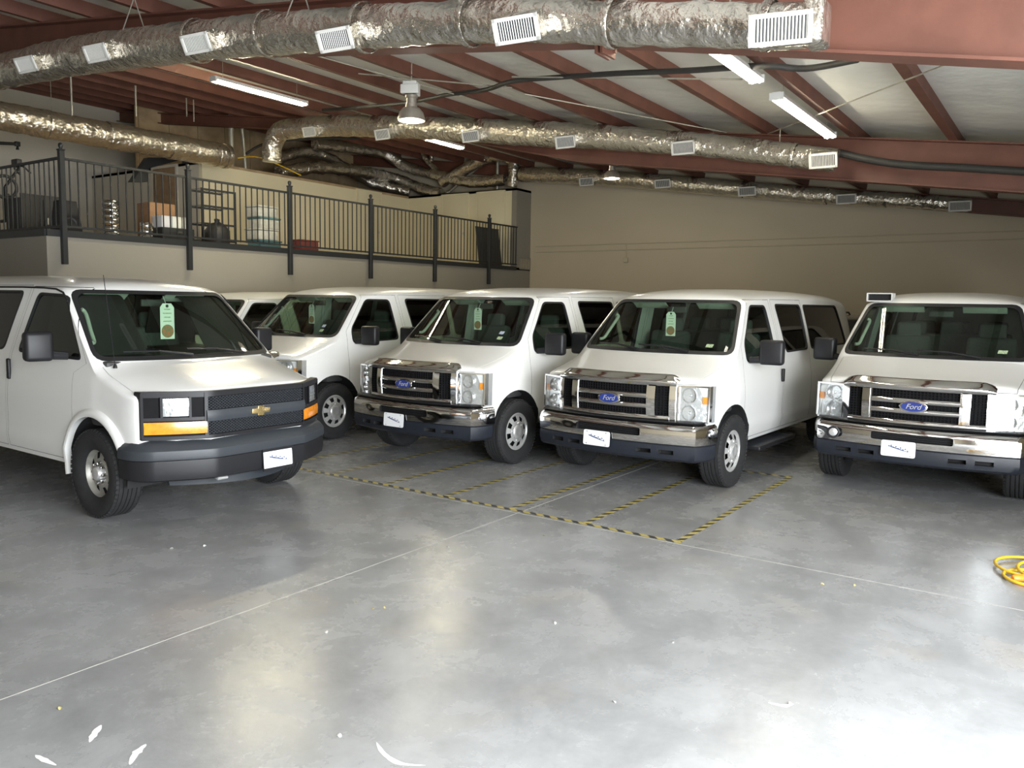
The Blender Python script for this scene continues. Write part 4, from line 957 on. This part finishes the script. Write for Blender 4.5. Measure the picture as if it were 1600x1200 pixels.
# ---------------------------------------------------------------- lamps
def tube_light(p0, p1_, label, tm='tube'):
    a, b = Vector(p0), Vector(p1_); L_ = (b-a).length; c = (a+b)/2
    t = thing('fluorescent_light', label, 'light', tuple(c), math.atan2(b.y-a.y, b.x-a.x), 'fluorescent strip lights')
    obj('housing', MB().prism([(-.07, .0), (.07, .0), (.045, .055), (-.045, .055)], 0, -L_/2, L_/2).mesh('housing', 'lampwhite', 0), t)
    for s in (-.035, .035): obj('tube', MB().tube([(-L_/2+.03, s, -.018), (L_/2-.03, s, -.018)], .018, 10).mesh('tube', tm, 50), t)
    for s in (-1, 1): obj('end_cap', MB().box((s*(L_/2-.012), 0, .01), (.03, .15, .075)).mesh('end_cap', 'lampwhite', 0), t)
    top = rz(c.y)+.2-c.z
    for s in (-.4, .4): obj('hanger_wire', MB().tube([(s*L_, 0, .05), (s*L_, 0, top)], .004, 4).mesh('hanger_wire', 'galv', 0), t)
q0, q1 = atroof(1100, 78, -.12), atroof(1183, 126, -.12); q0 = q1-(q1-q0).normalized()*2.40; q0.z = q1.z; q0.y = q1.y
tube_light(q0, q1, 'bright tube light nearest the near beam, upper right')
q0, q1 = atroof(1215, 152, -.12), atroof(1296, 213, -.12); q0.y = q1.y = (q0.y+q1.y)/2; q0.z = q1.z
tube_light(q0, q1, 'bright tube light next to the second beam, upper right')
q0, q1 = atroof(332, 124, -.15), atroof(477, 163, -.15); q0.y = q1.y; q0.z = q1.z
tube_light(q0, q1, 'long tube light above the balcony at left', 'tube_warm')
q0, q1 = atroof(664, 216, -.15), atroof(722, 231, -.15); q0.y = q1.y; q0.z = q1.z
tube_light(q0, q1, 'short-looking tube light beneath the middle duct', 'tube_warm')
def high_bay(p, label, drop=.15, s=1.0):
    t = thing('high_bay_lamp', label, 'lamp', tuple(p), R(25), 'high-bay lamps'); t.scale = (s,)*3
    obj('ballast_box', rbox('ballast_box', (.20, .17, .15), 'lampwhite', .012, (0, 0, -.08)), t); obj('ballast_cover', rbox('ballast_cover', (.08, .22, .11), 'lampwhite', .012, (-.07, 0, -.10)), t)
    obj('neck', MB().lathe([(.05, -.155), (.075, -.16), (.075, -.19), (.062, -.20), (.062, -.26), (.07, -.265), (.07, -.30)], 20, 'z').mesh('neck', 'lampmetal', 40), t)
    obj('shade', MB().lathe([(.05, -.295), (.10, -.31), (.145, -.36), (.165, -.43), (.17, -.46), (.160, -.46), (.135, -.36), (.09, -.318), (.05, -.305)], 28, 'z').mesh('shade', 'lampmetal', 40), t)
    obj('bulb', MB().lathe([(0, -.45), (.04, -.44), (.055, -.41), (.04, -.36), (.02, -.32)], 16, 'z').mesh('bulb', 'bulb', 40), t)
    obj('hook', MB().tube([(0, 0, 0), (0, 0, drop)], .008, 6).mesh('hook', 'galv', 0), t)
    l = bpy.data.lights.new('bulb_glow', 'POINT'); l.energy = 35; l.shadow_soft_size = .05; l.color = (1, .95, .82)
    lo = bpy.data.objects.new('bulb_glow', l); lo.parent = t; lo.location = (0, 0, -.47); col.objects.link(lo)
high_bay(atroof(643, 128, -.08), 'bell-shaped lamp hanging in front of the middle duct', .3, 1.1)
high_bay(atroof(957, 243, -.05), 'small far bell-shaped lamp above the far wall duct', .25)
a = aty(82, 208, 16.5); high_bay(Vector((a.x, a.y, a.z+.35)), 'bell-shaped lamp over the left balcony corner', 1.0, .9)

# ---------------------------------------------------------------- cables, conduits, rods, pipes
def cable(pts, r, label, name='cable', m_='cable', n=6):
    o = Vector(pts[0]); me = MB().tube(smoothpath(rel(pts, o), n), r, 8).mesh(name, m_, 60)
    return obj(name, me, None, tuple(o), label=label, category='cable')
cable([atroof(px, py, -.07) for px, py in ((505, 172), (560, 168), (640, 160), (700, 148), (760, 140), (800, 127), (870, 121), (960, 115), (1080, 110), (1190, 103), (1260, 107), (1340, 93))], .03, 'black cable bundle sagging between the purlins')
cable([atx(px, py, 11.75) for px, py in ((1300, 236), (1360, 250), (1420, 258), (1500, 262), (1600, 268), (1700, 275))], .05, 'black cable bundle along the right end of second beam')
cable([aty(px, py, 14.9) for px, py in ((385, 240), (410, 226), (450, 219), (520, 216), (600, 217), (680, 213))], .03, 'black cable looping under the middle duct')
cable([aty(px, py, 16.0) for px, py in ((372, 247), (400, 245), (430, 255), (470, 274))], .015, 'yellow cable lying on the room edge', 'cable', 'yellow')
for pts, lab in ((((1480, 100), (1200, 209)), 'thin bracing rod crossing the right-hand ceiling bays'), (((800, 120), (1160, 124)), 'thin horizontal rod under the ceiling bays'), (((470, 80), (720, 150)), 'thin rod crossing near the left tube light'), (((560, 115), (800, 137)), 'thin rod passing above the bell lamp'), (((820, 147), (1135, 207)), 'thin rod running down to the second beam')):
    P = [atroof(px, py, -.02-.03*(len(lab) % 4)) for px, py in pts]; o = P[0].copy()
    obj('bracing_rod', MB().tube(rel(P, o), .009, 6).mesh('bracing_rod', 'galv', 0), None, tuple(o), label=lab, category='rod')
def pipe(pts, r, label): 
    o = Vector(pts[0]); return obj('pipe', MB().tube(smoothpath(rel(pts, o), 4), r, 10).mesh('pipe', 'galv', 60), None, tuple(o), label=label, category='pipe')
a = aty(362, 245, 16.6); pipe([(a.x, a.y, 4.9), (a.x, a.y, rz(a.y)+.1)], .06, 'thick upright pipe rising from the room corner to the roof')
a = aty(384, 248, 16.8); b = aty(377, 200, 16.8); pipe([(a.x, a.y, 4.9), (b.x+.02, b.y, b.z), (b.x-.1, b.y, b.z+.25), (b.x-.12, b.y, rz(b.y)+.1)], .04, 'bent upright pipe beside the thick pipe')
a = aty_in(777, 292, 17.2, 18.6); pipe([(a.x, a.y, 4.9), (a.x, a.y, rz(a.y)+.1)], .045, 'upright pipe near the right end of the room top')
a = aty_in(700, 302, 17.0, 18.6); b = aty_in(760, 250, 17.0, 18.6); pipe([a, b], .04, 'slanting grey pipe leaning among the flexible ducts')
# conduit on the back wall
for z, lab in ((3.39, 'upper horizontal conduit on the far beige wall'), (3.235, 'lower horizontal conduit on the far beige wall')):
    obj('wall_conduit', MB().tube([(18.93, 12.3, z), (18.93, Y0+.2, z+.02)], .012, 6).mesh('wall_conduit', 'wall', 0), None, label=lab, category='conduit')
jb = thing('junction_box', 'small box hanging below the far wall conduits', 'box', (18.92, 9.55, 2.98)); obj('box_body', rbox('box_body', (.06, .12, .12), 'wall', .01), jb); obj('drop_conduit', MB().tube([(0, 0, .06), (0, 0, .42)], .01, 6).mesh('drop_conduit', 'wall', 0), jb)
# return-air grille on the pier
g = aty(820, 412, YB); t = thing('return_grille', 'louvred return grille at the end of the balcony wall', 'grille', (g.x, YB-.01, g.z))
fr = MB()
for s in (-1, 1): fr.box((s*.24, 0, 0), (.03, .02, .32)).box((0, 0, s*.15), (.5, .02, .03))
obj('grille_frame', fr.mesh('grille_frame', 'wall_mez', 0), t)
for k in range(9): obj('slat', MB().box((-.2+k*.05, 0, 0), (.012, .015, .28)).mesh('slat', 'wall', 0) if k == 0 else bpy.data.meshes['slat'], t, ((0, 0, 0) if k == 0 else (k*.05, 0, 0)))
obj('grille_backing', MB().box((0, .006, 0), (.46, .004, .28)).mesh('grille_backing', 'dash', 0), t)
# wedge bracket by the brown door
kb = thing('steel_bracket', 'black wedge-shaped steel bracket beside the brown door', 'bracket', (9.6, 16.2, 4.0))
a = aty(207, 284, 16.2); b = aty(232, 246, 16.2); c_ = aty(294, 247, 16.2); d_ = aty(233, 263, 16.2); e_ = aty(232, 284, 16.2)
kb.location = (a.x, 16.2, a.z); oo = Vector((a.x, 16.2, a.z))
obj('wedge', MB().prism([((p-oo).x, (p-oo).z) for p in (a, b, c_, d_, e_)], 1, 0, .18).mesh('wedge', 'rail', 0), kb)
obj('mount_plate', MB().box(((c_-oo).x, .09, (c_-oo).z), (.02, .26, .2)).mesh('mount_plate', 'rail', 0), kb)

# ---------------------------------------------------------------- railing of the mezzanine
rl = thing('railing', 'black metal balcony railing with ball-topped posts', 'railing', (XB, YB, 2.8))
def rad(n, me, loc): return obj(n, me, rl, (loc[0]-XB, loc[1]-YB, loc[2]-2.8))
balm = MB().box((0, 0, .52), (.016, .016, 1.0)).mesh('baluster', 'rail', 0)
postm = MB().box((0, 0, .32), (.075, .075, 1.66)).box((0, 0, 1.16), (.09, .09, .02)).mesh('post', 'rail', 0, .004, 1)
ballm = MB().lathe([(0, 0), (.02, .005), (.03, .03), (.036, .055), (.03, .08), (.012, .092), (0, .094)], 12, 'z').mesh('finial', 'rail', 50)
posts = [(6.28, YB-.05), (8.37, YB-.05), (10.53, YB-.05), (12.70, YB-.05), (14.82, YB-.05), (16.96, YB-.05)]
for x, yy in posts:
    p = rad('post', postm, (x, yy, 2.82)); obj('finial', ballm, p, (0, 0, 1.17))
rad('top_rail', MB().box(((18.25-6.28)/2, 0, 0), (18.25-6.28, .04, .035)).mesh('top_rail', 'rail', 0), (6.28, YB-.03, 3.86))
rad('bottom_rail', MB().box(((18.25-6.28)/2, 0, 0), (18.25-6.28, .035, .03)).mesh('bottom_rail', 'rail', 0), (6.28, YB-.03, 2.87))
x = 6.28+.125
while x < 18.22:
    if all(abs(x-p[0]) > .06 for p in posts): rad('baluster', balm, (x, YB-.03, 2.83))
    x += .1256
rad('top_rail', MB().box((0, 3.5, 0), (.04, 7.0, .035)).mesh('top_rail', 'rail', 0), (6.26, YB-.03, 3.86))
rad('bottom_rail', MB().box((0, 3.5, 0), (.035, 7.0, .03)).mesh('bottom_rail', 'rail', 0), (6.26, YB-.03, 2.87))
for k in range(46): rad('baluster', balm, (6.26, YB+.12+k*.15, 2.83))
p = rad('post', postm, (6.26, YB+3.5, 2.82)); obj('finial', ballm, p, (0, 0, 1.17))

# ---------------------------------------------------------------- things stored on the balcony
ZM = 2.79
def bx(px, y_): return aty(px, 360, y_).x
# wire shelf
x0, x1 = bx(311, 13.4), bx(363, 13.4); sh = thing('wire_shelf', 'black open shelving rack on balcony', 'shelf', ((x0+x1)/2, 13.5, ZM)); wd = x1-x0
for a in (-1, 1):
    for b in (-1, 1): obj('post', MB().box((a*wd/2, b*.2, .53), (.025, .025, 1.06)).mesh('post', 'rail', 0), sh)
for z in (.12, .42, .74, 1.04):
    s_ = MB().box((0, -.2, z), (wd, .02, .035)).box((0, .2, z), (wd, .02, .035))
    for k in range(9): s_.box((-wd/2+k*wd/8, 0, z+.012), (.008, .4, .006))
    obj('shelf', s_.mesh('shelf', 'rail', 0), sh)
x = bx(334, 13.1); bg = thing('bin_bag', 'full black bin bag in front of the shelf rack', 'bag', (x, 13.0, ZM))
bgm = MB().lathe([(0, 0), (.20, .0), (.24, .1), (.22, .28), (.14, .38), (.04, .43), (.05, .48), (0, .47)], 18, 'z'); bgm.v = [tuple(Vector(v)*(1+.12*noise.noise(Vector(v)*7))) for v in bgm.v]
obj('bag_body', bgm.mesh('bag_body', 'gasket', 60), bg)
# ribbed shiny canisters
def ribbed(px, n, r, lab, y_=13.0):
    t = thing('ribbed_canister', lab, 'canister', (bx(px, y_), y_, ZM)); h_ = .10
    for k in range(n): obj('ring', MB().lathe([(0, k*h_), (r*.9, k*h_), (r, k*h_+.03), (r, k*h_+.07), (r*.9, k*h_+h_-.002), (0, k*h_+h_-.002)], 20, 'z').mesh('ring', 'chrome', 50), t)
ribbed(174, 6, .13, 'tall shiny ribbed canister on balcony edge'); ribbed(229, 3, .11, 'short shiny ribbed canister on balcony edge')
# cartons
x = bx(269, 13.2)
t = thing('crate', 'black crate under the white cartons on balcony', 'crate', (x, 13.2, ZM)); obj('crate_body', rbox('crate_body', (.62, .4, .26), 'rail', .015, (0, 0, .13)), t); obj('crate_handle', rbox('crate_handle', (.12, .02, .04), 'dash', .008, (0, -.205, .18)), t)
for k, (dx, m_, lab) in enumerate(((-.2, 'plate', 'leftmost small white carton on the black crate'), (.0, 'paper', 'middle small white carton on the black crate'), (.2, 'clearbin', 'rightmost small white carton on the black crate'))):
    t = thing('carton', lab, 'box', (x+dx, 13.2, ZM+.26), 0, 'cartons on the black crate'); obj('carton_body', rbox('carton_body', (.17, .3, .2), m_, .006, (0, 0, .10)), t); obj('carton_flap', MB().box((0, 0, .202), (.165, .14, .004)).mesh('carton_flap', m_, 0), t)
t = thing('carton', 'brown cardboard carton behind the white cartons', 'box', (x+.05, 13.75, ZM)); obj('carton_body', rbox('carton_body', (.5, .4, .72), 'cardboard', .01, (0, 0, .36)), t); obj('carton_flap', MB().box((0, -.1, .722), (.49, .19, .004)).mesh('carton_flap', 'cardboard', 0), t)
# storage bins
x = bx(411, 13.6)
for k, (m_, lab) in enumerate((('teal', 'bottom storage bin of the stack by third post'), ('clearbin', 'second storage bin up in the stack by third post'), ('teal', 'third storage bin up in the stack by third post'), ('clearbin', 'topmost storage bin in the stack by third post'))):
    t = thing('storage_bin', lab, 'bin', (x+.03*(-1)**k, 13.6, ZM+k*.225), 0, 'stacked storage bins'); obj('bin_body', rbox('bin_body', (.52-.02*k, .4, .19), 'clearbin' if k else 'teal', .02, (0, 0, .095)), t); obj('lid', rbox('lid', (.55-.02*k, .43, .035), m_, .01, (0, 0, .207)), t)
x = bx(475, 13.2); t = thing('storage_bin', 'dark red bin standing beside fourth railing post', 'bin', (x, 13.2, ZM)); obj('bin_body', rbox('bin_body', (.48, .35, .24), 'redbin', .02, (0, 0, .12)), t); obj('lid', rbox('lid', (.5, .37, .03), 'redbin', .01, (0, 0, .255)), t)
# leaning dark board
x = bx(766, 12.95)-.05; t = thing('leaning_board', 'large dark board leaning near right end of balcony', 'board', (x, 12.85, ZM))
obj('panel', rbox('panel', (1.0, .04, 1.02), 'dash', .012, (0, .1, .51), Matrix.Rotation(R(-8), 3, 'X')), t); obj('panel_edge', MB().box((0, .165, 1.015), (1.01, .045, .02)).mesh('panel_edge', 'rail', 0), t)
# dark items at the left corner
x = bx(58, 15.4); t = thing('storage_cabinet', 'low dark cabinet behind the balcony corner post', 'cabinet', (x, 15.4, ZM)); obj('cabinet_body', rbox('cabinet_body', (.8, .5, .85), 'dash', .01, (0, 0, .31)), t)
for s in (-1, 1): dr = obj('door', rbox('door', (.38, .02, .76), 'gasket', .005, (s*.195, -.26, .43)), t); obj('handle', rbox('handle', (.02, .02, .12), 'satin', .004, (s*.06, -.28, .36)), dr)
x = bx(104, 13.4); t = thing('loudspeaker', 'black tapered loudspeaker just right of the corner post', 'speaker', (x, 13.4, ZM))
obj('speaker_body', MB().add([(-.2, -.15, 0), (.2, -.15, 0), (.2, .15, 0), (-.2, .15, 0), (-.13, -.1, .56), (.13, -.1, .56), (.13, .12, .56), (-.13, .12, .56)], [(0, 1, 2, 3), (4, 5, 6, 7), (0, 1, 5, 4), (1, 2, 6, 5), (2, 3, 7, 6), (3, 0, 4, 7)]).mesh('speaker_body', 'black', 0, .01, 2), t); obj('speaker_cone', MB().lathe([(0, .02), (.05, .015), (.1, 0)], 16).mesh('speaker_cone', 'dash', 40), t, (0, -.135, .2))
# exercise bike
def at2(px, py): p = aty(px, py, 16.4); return p
o = at2(20, 360); t = thing('exercise_bike', 'dark exercise bike at far left of balcony', 'bike', (o.x, 16.4, ZM)); oo = Vector((o.x, 16.4, ZM))
def L2(px, py, dy=0): return at2(px, py)-oo+Vector((0, dy, 0))
obj('flywheel', MB().tube([L2(8, 292)+Vector((.2*math.cos(k*PI/12), 0, .2*math.sin(k*PI/12))) for k in range(24)], .03, 8, closed=True).mesh('flywheel', 'dash', 50), t)
obj('frame', MB().tube([L2(8, 292), L2(10, 345)], .03, 8).tube([L2(8, 300), L2(42, 340)], .03, 8).tube([L2(46, 312), L2(36, 345)], .028, 8).tube([L2(8, 292), L2(30, 262)], .025, 8).tube([L2(0, 346, -.2), L2(0, 346, .2)], .03, 8).tube([L2(42, 346, -.2), L2(42, 346, .2)], .03, 8).mesh('frame', 'rail', 50), t)
obj('saddle', rbox('saddle', (.30, .18, .08), 'gasket', .03, tuple(L2(50, 309))), t); obj('handlebar', MB().tube(smoothpath([L2(40, 272, -.2), L2(30, 262, -.18), L2(28, 258, 0), L2(30, 262, .18), L2(40, 272, .2)], 4), .018, 8).mesh('handlebar', 'rail', 50), t)
obj('console', rbox('console', (.1, .22, .14), 'rail', .015, tuple(L2(26, 255))), t)
a = aty(0, 226, 19.0); wa = thing('swing_bracket', 'dark swing-arm bracket high on the wall at far left', 'bracket', tuple(a)); q = aty(27, 225, 19.0)-a
obj('arm', MB().tube([Vector((-1, 0, .1)), Vector((0, 0, .03)), q, q+Vector((0, 0, -.12))], .035, 8).mesh('arm', 'rail', 50), wa); obj('clamp', rbox('clamp', (.1, .08, .1), 'rail', .01, tuple(q)), wa)

# ---------------------------------------------------------------- hose and small litter on the floor
hb = CO+ray(1640, 915)*(-CAM_H/ray(1640, 915).z)
hp = []
for k in range(90):
    a = k/90*2*PI*3.0; r = .26+.05*math.sin(a*.31)+(.04 if k > 50 else 0); hp.append((.28*math.sin(a*.17)+r*math.cos(a)*1.0, -.1+.10*math.sin(a*.23)+r*math.sin(a)*.9, .014+.010*(k/30)))
hose = obj('air_hose', MB().tube(smoothpath(hp, 2), .011, 8).mesh('air_hose', 'yellow', 60), None, (hb.x, hb.y+.08, 0), label='coiled yellow hose on the floor at right edge', category='hose')
nz = thing('hose_nozzle', 'orange nozzle lying inside the yellow hose coil', 'nozzle', (hb.x-.02, hb.y+.16, .025), R(40))
obj('nozzle_body', MB().lathe([(0, -.09), (.012, -.09), (.014, -.02), (.024, 0), (.024, .06), (.016, .07), (0, .07)], 14).mesh('nozzle_body', 'orange', 50), nz); obj('nozzle_tip', MB().lathe([(0, -.12), (.008, -.12), (.01, -.085), (0, -.085)], 10).mesh('nozzle_tip', 'plate', 50), nz)
for pts, w_ in ((((158, 1133), (148, 1146), (140, 1160)), .016), (((228, 1163), (212, 1178), (203, 1195)), .018), (((588, 1160), (600, 1178), (625, 1193), (665, 1196)), .012), (((55, 1180), (70, 1188), (88, 1196)), .012), (((1300, 1150), (1325, 1148), (1340, 1142)), .014), (((1200, 1098), (1225, 1103), (1240, 1100)), .012)):
    P = [CO+ray(px, py)*(-CAM_H/ray(px, py).z) for px, py in pts]; pp = smoothpath(P, 6); mb = MB(); n = len(pp)-1; V = []
    for i_, p in enumerate(pp):
        t_ = (pp[min(i_+1, n)]-pp[max(i_-1, 0)]).normalized(); nn = Vector((-t_.y, t_.x, 0)); ww = w_*math.sin(math.pi*(i_+.4)/(n+.8))*(1+.5*noise.noise(p*40))
        V += [(p.x+nn.x*ww, p.y+nn.y*ww, .0008), (p.x-nn.x*ww, p.y-nn.y*ww, .0008)]
    mb.add(V, [(2*k, 2*k+1, 2*k+3, 2*k+2) for k in range(n)]); obj('paint_mark', mb.mesh('paint_mark', 'scrap', 0), fl)
lit = [(320, 853, 's'), (268, 857, 's'), (556, 941, 'l'), (583, 951, 'l'), (600, 950, 'l'), (510, 988, 's'), (94, 1107, 'l'), (868, 974, 's'), (1052, 1004, 's'), (960, 1097, 's'), (1285, 913, 'l'), (1336, 915, 'l'), (850, 837, 'l'), (530, 1150, 's'), (1235, 1100, 's'), (700, 855, 's')]
for i, (px, py, k) in enumerate(lit):
    d = ray(px, py); p = CO+d*(-CAM_H/d.z); mb = MB(); n = 7; s = random.uniform(.009, .016)
    mb.slab(lambda u, v: ((u-.5)*2*s*(1-.5*abs(v-.5)), (v-.5)*1.2*s*(1-.7*abs(u-.5)), .004*math.sin(u*3)+.003*math.cos(v*4)), 3, 3, (0, 0, .001))
    obj('dry_leaf' if k == 'l' else 'paper_scrap', mb.mesh('scrap', 'leaf' if k == 'l' else 'scrap', 50), None, (p.x, p.y, .001), (0, 0, random.uniform(0, 6)), label='small dry leaf on the concrete floor' if k == 'l' else 'tiny white paper scrap on the concrete floor', category='leaf' if k == 'l' else 'scrap', group='leaves on the floor' if k == 'l' else 'scraps on the floor')
